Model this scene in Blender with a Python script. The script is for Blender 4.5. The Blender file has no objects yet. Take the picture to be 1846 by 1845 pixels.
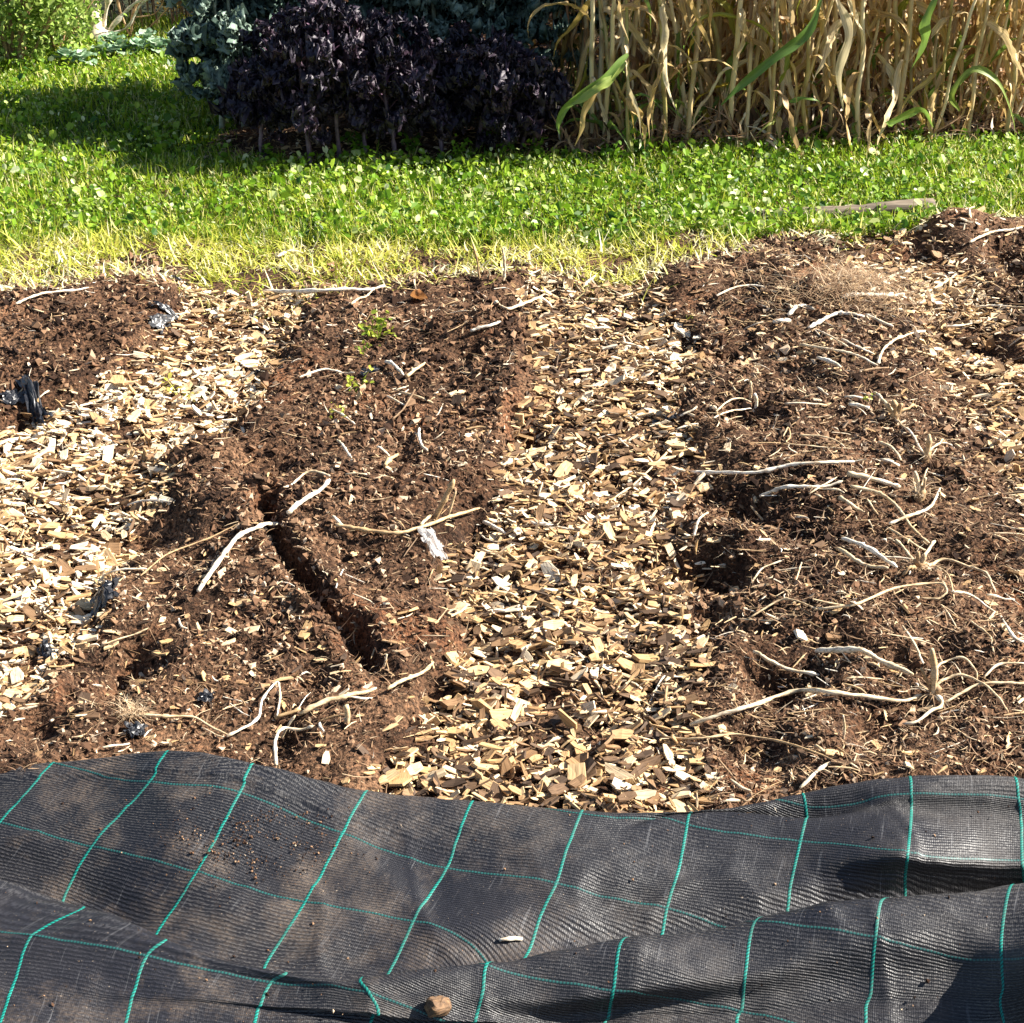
import bpy, math, random
import numpy as np
from mathutils import Vector, Matrix, Euler

random.seed(7)
RNG = np.random.default_rng(11)
scn = bpy.context.scene
col = scn.collection

# ------------------------------------------------------------------ camera, world, sun, exposure
CAM_H, PITCH, FPX = 1.65, math.radians(28.5), 2800.0
cd = bpy.data.cameras.new('camera')
cam = bpy.data.objects.new('camera', cd)
col.objects.link(cam)
cam.location = (0, 0, CAM_H)
cam.rotation_euler = (math.pi / 2 - PITCH, 0, 0)
cd.sensor_width = 36
cd.angle = 2 * math.atan(923 / FPX)
cd.clip_start = 0.05
cd.clip_end = 900
scn.camera = cam

SUN_EL, SUN_AZ = math.radians(37), math.radians(7)      # azimuth measured from +X towards +Y
S = Vector((math.cos(SUN_AZ) * math.cos(SUN_EL), math.sin(SUN_AZ) * math.cos(SUN_EL), math.sin(SUN_EL)))
w = bpy.data.worlds.new('World')
scn.world = w
w.use_nodes = True
nt = w.node_tree
bg = nt.nodes['Background']
sky = nt.nodes.new('ShaderNodeTexSky')
sky.sky_type = 'NISHITA'
sky.sun_disc = False
sky.sun_elevation = SUN_EL
sky.sun_rotation = math.pi / 2 - SUN_AZ
nt.links.new(sky.outputs[0], bg.inputs[0])
bg.inputs[1].default_value = 0.05
ld = bpy.data.lights.new('sun', 'SUN')
ld.energy = 5.0
ld.angle = math.radians(0.5)
ld.color = (1.0, 0.94, 0.84)
sun = bpy.data.objects.new('sun', ld)
col.objects.link(sun)
sun.rotation_euler = S.to_track_quat('Z', 'Y').to_euler()
scn.view_settings.view_transform = 'Standard'
scn.view_settings.look = 'None'
scn.view_settings.exposure = 1.75
scn.view_settings.gamma = 1
scn.view_settings.use_curve_mapping = False

# ------------------------------------------------------------------ geometry of the view -> the place
CT, ST = math.cos(PITCH), math.sin(PITCH)

def ray(px, py):
    a = (np.asarray(px, float) - 923) / FPX
    v = (np.asarray(py, float) - 922.5) / FPX
    return a, CT - v * ST, -(ST + v * CT)

def on_z(px, py, z=0.0):
    a, b, c = ray(px, py)
    t = (z - CAM_H) / c
    return a * t, b * t

def px_per_m(y):
    return FPX / (y * CT + CAM_H * ST)

def project(x, y, z):
    d = y * CT + (CAM_H - z) * ST
    up = -y * ST * -1 * 0 + (z - CAM_H) * CT + y * ST
    return 923 + FPX * x / d, 922.5 - FPX * up / d

# ------------------------------------------------------------------ noise
_T = RNG.random((256, 256))

def vnoise(x, y):
    xi = np.floor(x).astype(int); yi = np.floor(y).astype(int)
    fx = x - xi; fy = y - yi
    fx = fx * fx * (3 - 2 * fx); fy = fy * fy * (3 - 2 * fy)
    a = _T[xi & 255, yi & 255]; b = _T[(xi + 1) & 255, yi & 255]
    c = _T[xi & 255, (yi + 1) & 255]; d = _T[(xi + 1) & 255, (yi + 1) & 255]
    return (a * (1 - fx) + b * fx) * (1 - fy) + (c * (1 - fx) + d * fx) * fy

def fbm(x, y, s, o=3):
    r = 0; amp = 1; tot = 0
    for k in range(o):
        r = r + amp * (vnoise(x / s + 17.3 * k + 40, y / s + 9.1 * k + 40) - 0.5); tot += amp
        amp *= 0.5; s /= 2.03
    return 2 * r / tot

def sstep(a, b, x):
    t = np.clip((x - a) / (b - a), 0, 1)
    return t * t * (3 - 2 * t)

# ------------------------------------------------------------------ where things lie (ground lines)
def gl(pts):
    p = np.array(pts, float)
    x, y = on_z(p[:, 0], p[:, 1], 0.02)
    o = np.argsort(y)
    return y[o], x[o]

def line_x(L, y):
    return np.interp(y, L[0], L[1])

MP_L = gl([(640, 1600), (670, 1440), (740, 1330), (800, 1200), (800, 1100), (790, 1000), (850, 930), (890, 850), (930, 760), (965, 680), (970, 600), (960, 545)])
MP_R = gl([(1290, 1600), (1260, 1450), (1240, 1300), (1270, 1150), (1250, 1050), (1240, 960), (1270, 900), (1290, 850), (1270, 760), (1240, 680), (1210, 600), (1180, 550)])
LP_L = gl([(-500, 1300), (-300, 1000), (-100, 860), (0, 800), (70, 750), (150, 700), (235, 650), (260, 600), (330, 545)])
LP_R = gl([(-160, 1500), (0, 1290), (110, 1230), (190, 1150), (225, 1090), (270, 1040), (265, 960), (310, 900), (335, 830), (400, 780), (450, 730), (480, 650), (530, 560)])
RP_L = gl([(1960, 1050), (1860, 920), (1780, 850), (1735, 780), (1690, 700), (1650, 620), (1600, 560), (1540, 500), (1480, 440)])
RP_R = gl([(2500, 1050), (2300, 900), (2100, 750), (1930, 620), (1810, 520), (1700, 440)])

def pathness(x, y):
    """1 on the woodchip paths, 0 on the beds"""
    j = 0.055 * fbm(x, y, 0.12, 3) + .075 * fbm(x + 21, y + 3, .34, 2)
    r = np.zeros_like(x)
    for A, B, wd in ((MP_L, MP_R, .055), (LP_L, LP_R, .05), (RP_L, RP_R, .07)):
        a = line_x(A, y); b = line_x(B, y)
        r = np.maximum(r, sstep(-wd, wd, x - a + j) * sstep(-wd, wd, b - x + j))
    return r

YG = np.array([(-300, 560), (0, 548), (150, 522), (250, 512), (400, 545), (520, 540), (650, 530), (800, 510), (950, 490), (1050, 520), (1150, 530), (1200, 500), (1300, 470), (1450, 432), (1550, 425), (1700, 402), (1846, 392), (2200, 380)], float)
GG = np.array([(-300, 440), (0, 440), (300, 432), (600, 440), (800, 448), (1000, 440), (1200, 432), (1330, 440), (1500, 425), (1600, 430), (1700, 400), (1846, 388), (2200, 370)], float)
_yx, _yy = on_z(YG[:, 0], YG[:, 1]); _gx, _gy = on_z(GG[:, 0], GG[:, 1])

def yellow_y(x): return np.interp(x, _yx, _yy)
def green_y(x): return np.interp(x, _gx, _gy)

# bed at the back, which carries kale and maize
BB = np.array([(430, 292), (480, 300), (560, 304), (700, 298), (850, 292), (1000, 284), (1220, 276), (1550, 264), (1846, 250), (2300, 236)], float)
_bx, _by = on_z(BB[:, 0], BB[:, 1])
def back_y(x): return np.interp(x, _bx, _by)
BX0 = on_z(420, 280)[0]

def in_back_bed(x, y):
    return (y > back_y(x)) & (x > BX0 - 0.09 * (y - 5.8))

# trench and hollows
TR = np.array([on_z(a, b, .05) for a, b in ((476, 905), (500, 965), (545, 1030), (590, 1085), (636, 1132), (664, 1178), (690, 1222))])
HOL = [(1340, 905, 75, .075), (1300, 1020, 75, .075), (1400, 1235, 80, .07), (1350, 1345, 70, .045), (1290, 1110, 60, .05), (285, 955, 60, .06), (245, 985, 40, .04),
       (225, 1200, 62, .08), (185, 1250, 40, .05), (845, 640, 34, .055), (1110, 850, 60, .03), (1810, 450, 60, .09), (1850, 480, 50, .08), (950, 770, 50, .04),
       (850, 925, 60, .045), (470, 845, 60, .04), (30, 745, 50, .05), (1350, 760, 60, .045), (1340, 590, 50, .04), (1500, 530, 40, .03),
       (1740, 600, 60, .045), (1830, 615, 50, .04), (1700, 1010, 50, .03), (1560, 1330, 60, .03), (1430, 960, 60, .035), (720, 835, 40, .03), (640, 1000, 50, .03),
       (770, 1230, 60, .035), (1310, 640, 50, .04), (420, 770, 40, .035), (870, 1140, 60, .03), (1500, 1180, 50, .03), (960, 1240, 60, .02), (1200, 1000, 50, .02),
       (345, 1010, 40, .03), (90, 590, 50, .025), (160, 640, 40, .03), (1250, 560, 40, .03), (1660, 870, 50, .025), (60, 1320, 60, .04), (500, 1330, 50, .03), (1760, 760, 50, .035),
       (1500, 790, 50, .025), (1600, 1110, 50, .02), (1440, 700, 50, .02), (560, 1230, 50, .02), (1100, 1080, 60, .02), (1010, 1340, 60, .015)]
MND = [(400, 930, 110, .035), (430, 1060, 90, .03), (560, 1150, 80, .02), (640, 900, 120, .03), (900, 690, 80, .03), (380, 830, 60, .03), (1560, 640, 150, .03),
       (1500, 900, 150, .03), (1570, 1120, 150, .03), (1500, 1320, 120, .02), (1740, 430, 90, .07), (120, 610, 150, .03), (1500, 540, 90, .045), (1400, 500, 80, .04), (330, 1230, 110, .03),
       (1340, 980, 45, .02), (700, 1120, 50, .02), (860, 600, 60, .02), (1640, 760, 70, .02), (1810, 1200, 100, .03)]
HM = []
for a, b, r, d in HOL: HM.append((*on_z(a, b, .03), r, -d))
for a, b, r, d in MND: HM.append((*on_z(a, b, .03), r, d))

CRY = np.array([(-400, 1440), (-110, 1398), (100, 1376), (305, 1356), (457, 1378), (662, 1427), (852, 1445), (1050, 1463), (1245, 1464), (1448, 1431), (1640, 1399), (1830, 1402), (2100, 1440)], float)
_cx, _cy = on_z(CRY[:, 0], CRY[:, 1], 0.05)
def fabric_edge(x): return np.interp(x, _cx, _cy)

def Gs(x, y, fine=True):
    x = np.asarray(x, float); y = np.asarray(y, float)
    p = pathness(x, y)
    bed = 1 - p
    z = .048 * bed + .024 * fbm(x, y, .5, 2) + .017 * fbm(x + 7, y, .16, 3) * (.4 + .9 * bed)
    # trench
    dmin = np.full(x.shape, 9.0)
    for k in range(len(TR) - 1):
        a, b = TR[k], TR[k + 1]
        d = b - a
        t = np.clip(((x - a[0]) * d[0] + (y - a[1]) * d[1]) / (d @ d), 0, 1)
        dmin = np.minimum(dmin, np.hypot(x - a[0] - t * d[0], y - a[1] - t * d[1]))
    n = fbm(x, y, .05, 2)
    fade = sstep(TR[-1][1] - .02, TR[-1][1] + .16, y)
    z = z - (.028 + .034 * fade) * np.exp(-(np.abs(dmin + .012 * n) / (.013 + .005 * fade)) ** 2.2) * fade + .016 * np.exp(-((dmin - .05) / .025) ** 2)
    for hx, hy, r, d in HM:
        m = r / px_per_m(hy)
        q = ((x - hx) / m) ** 2 + ((y - hy) / (m * 1.15)) ** 2
        z = z + d * (1.15 if d < 0 else 1.0) * np.exp(-q * 1.3 * (1 + .9 * n))
    # ground sinks under the fabric
    under = y - fabric_edge(x)
    z = z - .07 * sstep(.02, -.10, under) - .10 * sstep(-.06, -.35, under)
    # lawn is level
    L = sstep(-.15, .1, y - yellow_y(x))
    z = z * (1 - L * .6)
    if fine:
        z = z + bed * (1 - .8 * L) * (.0085 * fbm(x, y, .03, 3) + .004 * fbm(x + 3, y + 5, .009, 2)) + p * .006 * fbm(x, y, .05, 2)
    return z

def G(x, y, fine=True):
    x = np.atleast_1d(np.asarray(x, float)); y = np.atleast_1d(np.asarray(y, float))
    z = np.zeros_like(x)
    m = y < 5.3
    if m.any(): z[m] = Gs(x[m], y[m], fine)
    k = sstep(4.9, 5.3, y)
    z = z * (1 - k)
    z = z + k * .012 * fbm(x, y, .6, 2)
    return z

def P(px, py):
    """pixel -> point on the ground, arrays"""
    px = np.atleast_1d(np.asarray(px, float)); py = np.atleast_1d(np.asarray(py, float))
    z = np.full(px.shape, .03)
    for _ in range(6):
        x, y = on_z(px, py, z)
        z = .5 * z + .5 * G(x, y, False)
    return x, y, G(x, y)

# ------------------------------------------------------------------ object helpers
def raw_mesh(name, V, F, mat=None, attrs=None, smooth=False):
    """F: (n,k) array or list of such arrays"""
    if isinstance(F, np.ndarray): F = [F]
    me = bpy.data.meshes.new(name)
    V = np.ascontiguousarray(V, dtype=np.float32)
    me.vertices.add(len(V)); me.vertices.foreach_set('co', V.ravel())
    loops = np.concatenate([f.ravel() for f in F]).astype(np.int32)
    tot = np.concatenate([np.full(len(f), f.shape[1]) for f in F])
    st = np.concatenate([[0], np.cumsum(tot)[:-1]]).astype(np.int32)
    me.loops.add(len(loops)); me.loops.foreach_set('vertex_index', loops)
    me.polygons.add(len(tot)); me.polygons.foreach_set('loop_start', st)
    me.polygons.foreach_set('use_smooth', np.full(len(tot), bool(smooth)))
    me.update(calc_edges=True)
    if attrs:
        for k, a in attrs.items():
            a = np.ascontiguousarray(a, dtype=np.float32)
            if a.ndim == 1:
                at = me.attributes.new(k, 'FLOAT', 'POINT'); at.data.foreach_set('value', a)
            else:
                at = me.attributes.new(k, 'FLOAT_VECTOR', 'POINT'); at.data.foreach_set('vector', a.ravel())
    if mat: me.materials.append(mat)
    return me

def obj(name, me, parent=None, **kw):
    o = bpy.data.objects.new(name, me)
    col.objects.link(o)
    if parent: o.parent = parent
    for k, v in kw.items(): o[k] = v
    return o

def empty(name, loc, rz=0, **kw):
    o = bpy.data.objects.new(name, None)
    col.objects.link(o)
    o.location = loc; o.rotation_euler = (0, 0, rz)
    o.empty_display_size = .1
    for k, v in kw.items(): o[k] = v
    return o

def scatter(TV, TF, M, T, extra=None):
    """copies of a template (nv,3),(nf,k) by matrices M (n,3,3) and offsets T (n,3)"""
    n = len(M); nv = len(TV)
    V = np.einsum('nij,vj->nvi', M, TV) + T[:, None, :]
    F = (TF[None, :, :] + (np.arange(n) * nv)[:, None, None]).reshape(-1, TF.shape[1])
    return V.reshape(-1, 3), F

def rotm(yaw, pitch, roll):
    cy, sy = np.cos(yaw), np.sin(yaw); cp, sp = np.cos(pitch), np.sin(pitch); cr, sr = np.cos(roll), np.sin(roll)
    z = np.zeros_like(cy); o = np.ones_like(cy)
    Rz = np.stack([cy, -sy, z, sy, cy, z, z, z, o], -1).reshape(-1, 3, 3)
    Ry = np.stack([cp, z, sp, z, o, z, -sp, z, cp], -1).reshape(-1, 3, 3)
    Rx = np.stack([o, z, z, z, cr, -sr, z, sr, cr], -1).reshape(-1, 3, 3)
    return Rz @ Ry @ Rx

def join(parts):
    """list of (V, F, attrs) with same face size"""
    V = []; F = []; A = {}; off = 0
    for v, f, a in parts:
        V.append(v); F.append(f + off); off += len(v)
        for k, q in a.items(): A.setdefault(k, []).append(q)
    return np.concatenate(V), np.concatenate(F), {k: np.concatenate(q) for k, q in A.items()}

# ------------------------------------------------------------------ materials
def new_mat(name):
    m = bpy.data.materials.new(name); m.use_nodes = True
    return m, m.node_tree, m.node_tree.nodes['Principled BSDF']

def ramp(nt, fac, stops):
    r = nt.nodes.new('ShaderNodeValToRGB')
    while len(r.color_ramp.elements) < len(stops): r.color_ramp.elements.new(.5)
    for e, (p, c) in zip(r.color_ramp.elements, stops):
        e.position = p; e.color = (*c, 1)
    nt.links.new(fac, r.inputs[0])
    return r.outputs[0]

def noise(nt, scale, detail=3, vec=None, rough=.55):
    n = nt.nodes.new('ShaderNodeTexNoise')
    n.inputs['Scale'].default_value = scale; n.inputs['Detail'].default_value = detail; n.inputs['Roughness'].default_value = rough
    if vec is not None: nt.links.new(vec, n.inputs['Vector'])
    return n.outputs[0]

def attr(nt, name, out='Fac'):
    a = nt.nodes.new('ShaderNodeAttribute'); a.attribute_name = name
    return a.outputs[out]

def mathn(nt, op, a, b=None, clamp=False):
    m = nt.nodes.new('ShaderNodeMath'); m.operation = op; m.use_clamp = clamp
    for i, q in enumerate((a, b)):
        if q is None: continue
        if isinstance(q, (int, float)): m.inputs[i].default_value = q
        else: nt.links.new(q, m.inputs[i])
    return m.outputs[0]

def mixc(nt, fac, a, b, mode='MIX'):
    m = nt.nodes.new('ShaderNodeMix'); m.data_type = 'RGBA'; m.blend_type = mode
    for i, q in ((0, fac), (6, a), (7, b)):
        if isinstance(q, (int, float)): m.inputs[i].default_value = q
        elif isinstance(q, tuple): m.inputs[i].default_value = (*q, 1)
        else: nt.links.new(q, m.inputs[i])
    return m.outputs[2]

def bump(nt, h, strength, dist, bsdf):
    b = nt.nodes.new('ShaderNodeBump'); b.inputs['Strength'].default_value = strength; b.inputs['Distance'].default_value = dist
    nt.links.new(h, b.inputs['Height']); nt.links.new(b.outputs[0], bsdf.inputs['Normal'])

def geo_pos(nt):
    return nt.nodes.new('ShaderNodeNewGeometry').outputs['Position']

def objrand(nt):
    return nt.nodes.new('ShaderNodeObjectInfo').outputs['Random']

def translucent(m, nt, bsdf, colr, fac):
    t = nt.nodes.new('ShaderNodeBsdfTranslucent'); mx = nt.nodes.new('ShaderNodeMixShader')
    mx.inputs[0].default_value = fac
    if isinstance(colr, tuple): t.inputs[0].default_value = (*colr, 1)
    else: nt.links.new(colr, t.inputs[0])
    nt.links.new(bsdf.outputs[0], mx.inputs[1]); nt.links.new(t.outputs[0], mx.inputs[2])
    nt.links.new(mx.outputs[0], nt.nodes['Material Output'].inputs[0])

# soil
m_soil, nt, b = new_mat('soil')
p = geo_pos(nt)
n1 = noise(nt, 6, 4, p); n2 = noise(nt, 130, 4, p); n3 = noise(nt, 420, 2, p)
c = ramp(nt, n1, [(.3, (.045, .024, .015)), (.52, (.11, .06, .034)), (.72, (.19, .108, .062))])
c2 = ramp(nt, n2, [(.38, (.22, .21, .2)), (.52, (.9, .9, .9)), (.7, (1.9, 1.85, 1.75))])
c = mixc(nt, 1.0, c, c2, 'MULTIPLY')
wet = ramp(nt, noise(nt, 2.7, 5, p), [(.4, (.55, .5, .48)), (.55, (1, 1, 1)), (.66, (1.25, 1.0, .85))])
c = mixc(nt, 1.0, c, wet, 'MULTIPLY')
spk = ramp(nt, n3, [(.66, (0, 0, 0)), (.74, (1, 1, 1))])
c = mixc(nt, mathn(nt, 'MULTIPLY', spk, .45), c, (.5, .36, .22))
nt.links.new(c, b.inputs['Base Color']); b.inputs['Roughness'].default_value = .95; b.inputs['Specular IOR Level'].default_value = .15
bump(nt, n2, 1.0, .009, b)

m_crumb, nt, b = new_mat('soil_crumb')
t = attr(nt, 'tone')
c = ramp(nt, t, [(0, (.018, .01, .007)), (.32, (.036, .019, .012)), (.54, (.13, .07, .04)), (.82, (.28, .17, .10)), (1, (.55, .42, .29))])
nt.links.new(c, b.inputs['Base Color']); b.inputs['Roughness'].default_value = .95; b.inputs['Specular IOR Level'].default_value = .15

# wood chips: tone per chip, grain along the chip's own length
m_chip, nt, b = new_mat('wood_chip')
t = attr(nt, 'tone'); loc = attr(nt, 'loc', 'Vector')
c = ramp(nt, t, [(0, (.05, .032, .022)), (.2, (.13, .077, .042)), (.4, (.27, .16, .08)), (.6, (.48, .31, .145)), (.8, (.63, .46, .26)), (1, (.76, .66, .50))])
mp = nt.nodes.new('ShaderNodeMapping'); mp.inputs['Scale'].default_value = (35, 420, 300)
nt.links.new(loc, mp.inputs[0])
g = noise(nt, 1, 3, mp.outputs[0])
gr = ramp(nt, g, [(.3, (.5, .45, .40)), (.48, (.95, .93, .9)), (.7, (1.12, 1.1, 1.08))])
c = mixc(nt, 1.0, c, gr, 'MULTIPLY')
nt.links.new(c, b.inputs['Base Color']); b.inputs['Roughness'].default_value = .75; b.inputs['Specular IOR Level'].default_value = .3
bump(nt, g, .5, .0012, b)

# grey-brown fibres
def fibre_mat(name, stops, tr=.15, rough=.7):
    m, nt, b = new_mat(name)
    c = ramp(nt, attr(nt, 'tone'), stops)
    nt.links.new(c, b.inputs['Base Color']); b.inputs['Roughness'].default_value = rough; b.inputs['Specular IOR Level'].default_value = .3
    if tr: translucent(m, nt, b, c, tr)
    return m
m_fibre = fibre_mat('dry_fibre', [(0, (.07, .038, .022)), (.3, (.16, .09, .05)), (.55, (.36, .23, .13)), (.8, (.55, .41, .25)), (1, (.78, .68, .52))])
m_grass = fibre_mat('grass_blade', [(0, (.03, .085, .010)), (.35, (.10, .20, .009)), (.7, (.27, .38, .016)), (.92, (.50, .52, .06)), (1, (.7, .62, .34))], .42, .42)
m_clover = fibre_mat('clover_leaf', [(0, (.03, .09, .012)), (.5, (.14, .27, .012)), (.9, (.36, .48, .05)), (1, (.68, .72, .42))], .34, .42)
m_yel = fibre_mat('yellowed_grass', [(0, (.16, .24, .025)), (.35, (.46, .48, .05)), (.7, (.74, .68, .17)), (1, (.86, .8, .56))], .35, .5)
m_bgleaf = fibre_mat('hedge_leaf', [(0, (.018, .03, .012)), (.5, (.04, .07, .018)), (1, (.10, .12, .03))], .2, .45)
m_paleleaf = fibre_mat('pale_shrub_leaf', [(0, (.10, .2, .03)), (.5, (.24, .36, .06)), (1, (.46, .52, .16))], .35, .4)
m_goldleaf = fibre_mat('golden_leaf', [(0, (.22, .12, .02)), (.5, (.45, .28, .04)), (1, (.6, .45, .1))], .3, .5)

# dry stems: object random + bark bump
m_stem, nt, b = new_mat('dry_stem')
t = attr(nt, 'tone'); p = attr(nt, 'loc', 'Vector')
c = ramp(nt, t, [(0, (.09, .055, .03)), (.3, (.28, .17, .08)), (.55, (.50, .34, .17)), (.8, (.70, .56, .36)), (1, (.84, .78, .66))])
mp = nt.nodes.new('ShaderNodeMapping'); mp.inputs['Scale'].default_value = (40, 300, 300); nt.links.new(p, mp.inputs[0])
g = noise(nt, 1, 3, mp.outputs[0])
c = mixc(nt, 1.0, c, ramp(nt, g, [(.3, (.5, .42, .34)), (.5, (.97, .96, .94)), (.8, (1.08, 1.08, 1.08))]), 'MULTIPLY')
dg = ramp(nt, noise(nt, 75, 4, geo_pos(nt)), [(.5, (0, 0, 0)), (.66, (1, 1, 1))])
c = mixc(nt, mathn(nt, 'MULTIPLY', dg, .6), c, (.2, .12, .065))
nt.links.new(c, b.inputs['Base Color']); b.inputs['Roughness'].default_value = .7; bump(nt, g, .4, .001, b)

# lawn ground and back bed ground
m_turf, nt, b = new_mat('turf_ground')
p = geo_pos(nt)
n1 = noise(nt, 3, 3, p); n2 = noise(nt, 90, 3, p)
c = mixc(nt, n1, (.03, .05, .010), (.05, .05, .016)); c = mixc(nt, 1.0, c, ramp(nt, n2, [(.3, (.4, .4, .4)), (.7, (1.3, 1.3, 1.2))]), 'MULTIPLY')
nt.links.new(c, b.inputs['Base Color']); b.inputs['Roughness'].default_value = 1; bump(nt, n2, .8, .01, b)

# ------------------------------------------------------------------ ground sheets
NY, NX = 480, 540
ys = 1.0 * (5.5 / 1.0) ** np.linspace(0, 1, NY)
hw = .40 * ys + .95
u = np.linspace(-1, 1, NX)
X = u[None, :] * hw[:, None]; Y = np.repeat(ys[:, None], NX, 1)
Z = G(X.ravel(), Y.ravel()).reshape(X.shape)
idx = np.arange(NY * NX).reshape(NY, NX)
Fq = np.stack([idx[:-1, :-1], idx[:-1, 1:], idx[1:, 1:], idx[1:, :-1]], -1).reshape(-1, 4)
me = raw_mesh('soil', np.stack([X, Y, Z], -1).reshape(-1, 3), Fq, m_soil, smooth=True)
obj('soil', me, kind='structure')

# far ground: one sheet out to the horizon, just below the worked soil
gx = np.concatenate([-np.geomspace(400, 4, 24), np.linspace(-3.6, 3.6, 60), np.geomspace(4, 400, 24)])
gy = np.concatenate([[-300, -100, -30, -10, -4, -1], np.linspace(0, 12, 90), np.geomspace(13, 500, 24)])
X, Y = np.meshgrid(gx, gy)
Zf = G(X.ravel(), Y.ravel(), False).reshape(X.shape)
inside = (Y > .9) & (Y < 5.6) & (np.abs(X) < .40 * Y + 1.0)
Zf = np.where(inside, -.34, Zf * (np.abs(X) < 6)) - .012
idx = np.arange(X.size).reshape(X.shape)
Fq = np.stack([idx[:-1, :-1], idx[:-1, 1:], idx[1:, 1:], idx[1:, :-1]], -1).reshape(-1, 4)
obj('ground', raw_mesh('ground', np.stack([X, Y, Zf], -1).reshape(-1, 3), Fq, m_turf, smooth=True), kind='structure')
# bed under kale and maize: dark mulch soil sheet, a little above the ground
sx = np.linspace(BX0 - .05, 4.2, 150); sy = np.linspace(0, 3.2, 110)
X, T = np.meshgrid(sx, sy)
Y = back_y(X) + T
Zb = G(X.ravel(), Y.ravel(), False).reshape(X.shape) + .006 + .02 * fbm(X, Y, .07, 3) * sstep(0, .15, T) + .02 * sstep(0, .3, T)
idx = np.arange(X.size).reshape(X.shape)
Fq = np.stack([idx[:-1, :-1], idx[:-1, 1:], idx[1:, 1:], idx[1:, :-1]], -1).reshape(-1, 4)
obj('back_bed_soil', raw_mesh('back_bed_soil', np.stack([X, Y, Zb], -1).reshape(-1, 3), Fq, m_soil, smooth=True), kind='structure')

# ------------------------------------------------------------------ view tests for scattering
def sample_px(n, x0, x1, y0, y1, bias=1.0):
    """random ground points, even in the picture-sized trapezoid"""
    a = RNG.uniform(x0, x1, n); q = RNG.uniform(0, 1, n) ** bias
    return on_z(a, y0 + (y1 - y0) * q, .03)

def sample_area(n, y0, y1, dens_pow=0.0, margin=.35):
    """even per square metre (times y**-dens_pow)"""
    out = []
    got = 0
    while got < n:
        y = RNG.uniform(y0, y1, n); wmax = .35 * y1 + margin + .4
        x = RNG.uniform(-wmax, wmax, n)
        ok = (np.abs(x) < .35 * y + .6)
        if dens_pow: ok &= RNG.random(n) < (y0 / y) ** dens_pow
        out.append(np.stack([x[ok], y[ok]], 1)); got += ok.sum()
    o = np.concatenate(out)[:n]
    return o[:, 0], o[:, 1]

# ------------------------------------------------------------------ soil crumbs
TV = np.array([(1, 0, 0), (-1, 0, 0), (0, 1, 0), (0, -1, 0), (0, 0, 1), (0, 0, -1)], float)
TF = np.array([(0, 2, 4), (2, 1, 4), (1, 3, 4), (3, 0, 4), (2, 0, 5), (1, 2, 5), (3, 1, 5), (0, 3, 5)])

def crumbs(x, y, size, seed, zoff=.3):
    n = len(x)
    M = rotm(RNG.uniform(0, 6.3, n), RNG.uniform(-1, 1, n), RNG.uniform(-1, 1, n))
    s = size[:, None] * RNG.uniform(.35, 1.3, (n, 3)); s[:, 0] *= RNG.uniform(.9, 1.9, n)
    M = M * s[:, None, :]
    z = G(x, y) + size * zoff
    V, F = scatter(TV, TF, M, np.stack([x, y, z], 1))
    V = V + RNG.normal(0, 1, V.shape) * np.repeat(size, 6)[:, None] * .28
    return V, F
x, y = sample_area(120000, 1.75, 4.9, 1.6)
pn = pathness(x, y)
keep = (RNG.random(len(x)) > pn * .85) & (RNG.random(len(x)) > .6 * sstep(.1, .5, fbm(x + 13, y - 7, .45, 2))) & (y > fabric_edge(x) + .005) & (y < yellow_y(x) + .2) & (fbm(x, y, .1, 2) > -.55 + .5 * RNG.random(len(x)) * (RNG.random(len(x)) < .5))
x, y = x[keep], y[keep]
sz = np.clip(RNG.lognormal(math.log(.0029), .5, len(x)) * (1 + .7 * sstep(.1, .6, fbm(x - 4, y, .2, 3))), .0012, .0085) * np.clip(y / 2.6, .85, 1.5)
V, F = crumbs(x, y, sz, 0)
tone = np.clip(RNG.normal(.5, .24, len(x)) + .3 * fbm(x, y, .3, 2) + .25 * fbm(x + 31, y, .7, 2), 0, .97)
tone[RNG.random(len(x)) < .012] = 1
obj('soil_crumbs', raw_mesh('soil_crumbs', V, F, m_crumb, {'tone': np.repeat(tone, 6)}), kind='stuff',
    label='loose dark brown crumbs of soil over the beds', category='soil crumbs')

# ------------------------------------------------------------------ wood chips
def chip_template(k):
    r = np.random.default_rng(100 + k)
    # outline in plan: a split flake, long axis x, unit half length
    wd = r.uniform(.24, .56) if k % 3 else r.uniform(.09, .2)
    if k % 7 == 4: wd = r.uniform(.55, .75)
    sk = r.uniform(-.35, .35); sk2 = r.uniform(-.35, .35)
    pts = [(-1 + sk * .5, -wd * r.uniform(.5, 1)), (-.2 + r.uniform(-.2, .2), -wd), (1 + sk2 * .4, -wd * r.uniform(.3, .95)), (1 - sk2 * .4, wd * r.uniform(.2, .9)), (r.uniform(-.1, .3), wd * r.uniform(.85, 1.1)), (-1 - sk * .5, wd * r.uniform(.3, .9))]
    P2 = np.array(pts)
    th = r.uniform(.05, .15)
    bend = r.uniform(-.15, .15)
    zz = bend * (P2[:, 0] ** 2)
    tilt = r.uniform(-.06, .06, 6)
    top = np.column_stack([P2 * .97, zz + th * r.uniform(.7, 1.1, 6) + tilt])
    bot = np.column_stack([P2, zz - th * r.uniform(.5, 1, 6)])
    V = np.vstack([top, bot])
    F = [(0, 1, 4, 5), (1, 2, 3, 4), (11, 10, 7, 6), (10, 9, 8, 7)]
    for i in range(6):
        j = (i + 1) % 6
        F.append((i, i + 6, j + 6, j))
    return V, np.array(F)
CHT = [chip_template(k) for k in range(14)]

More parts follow.
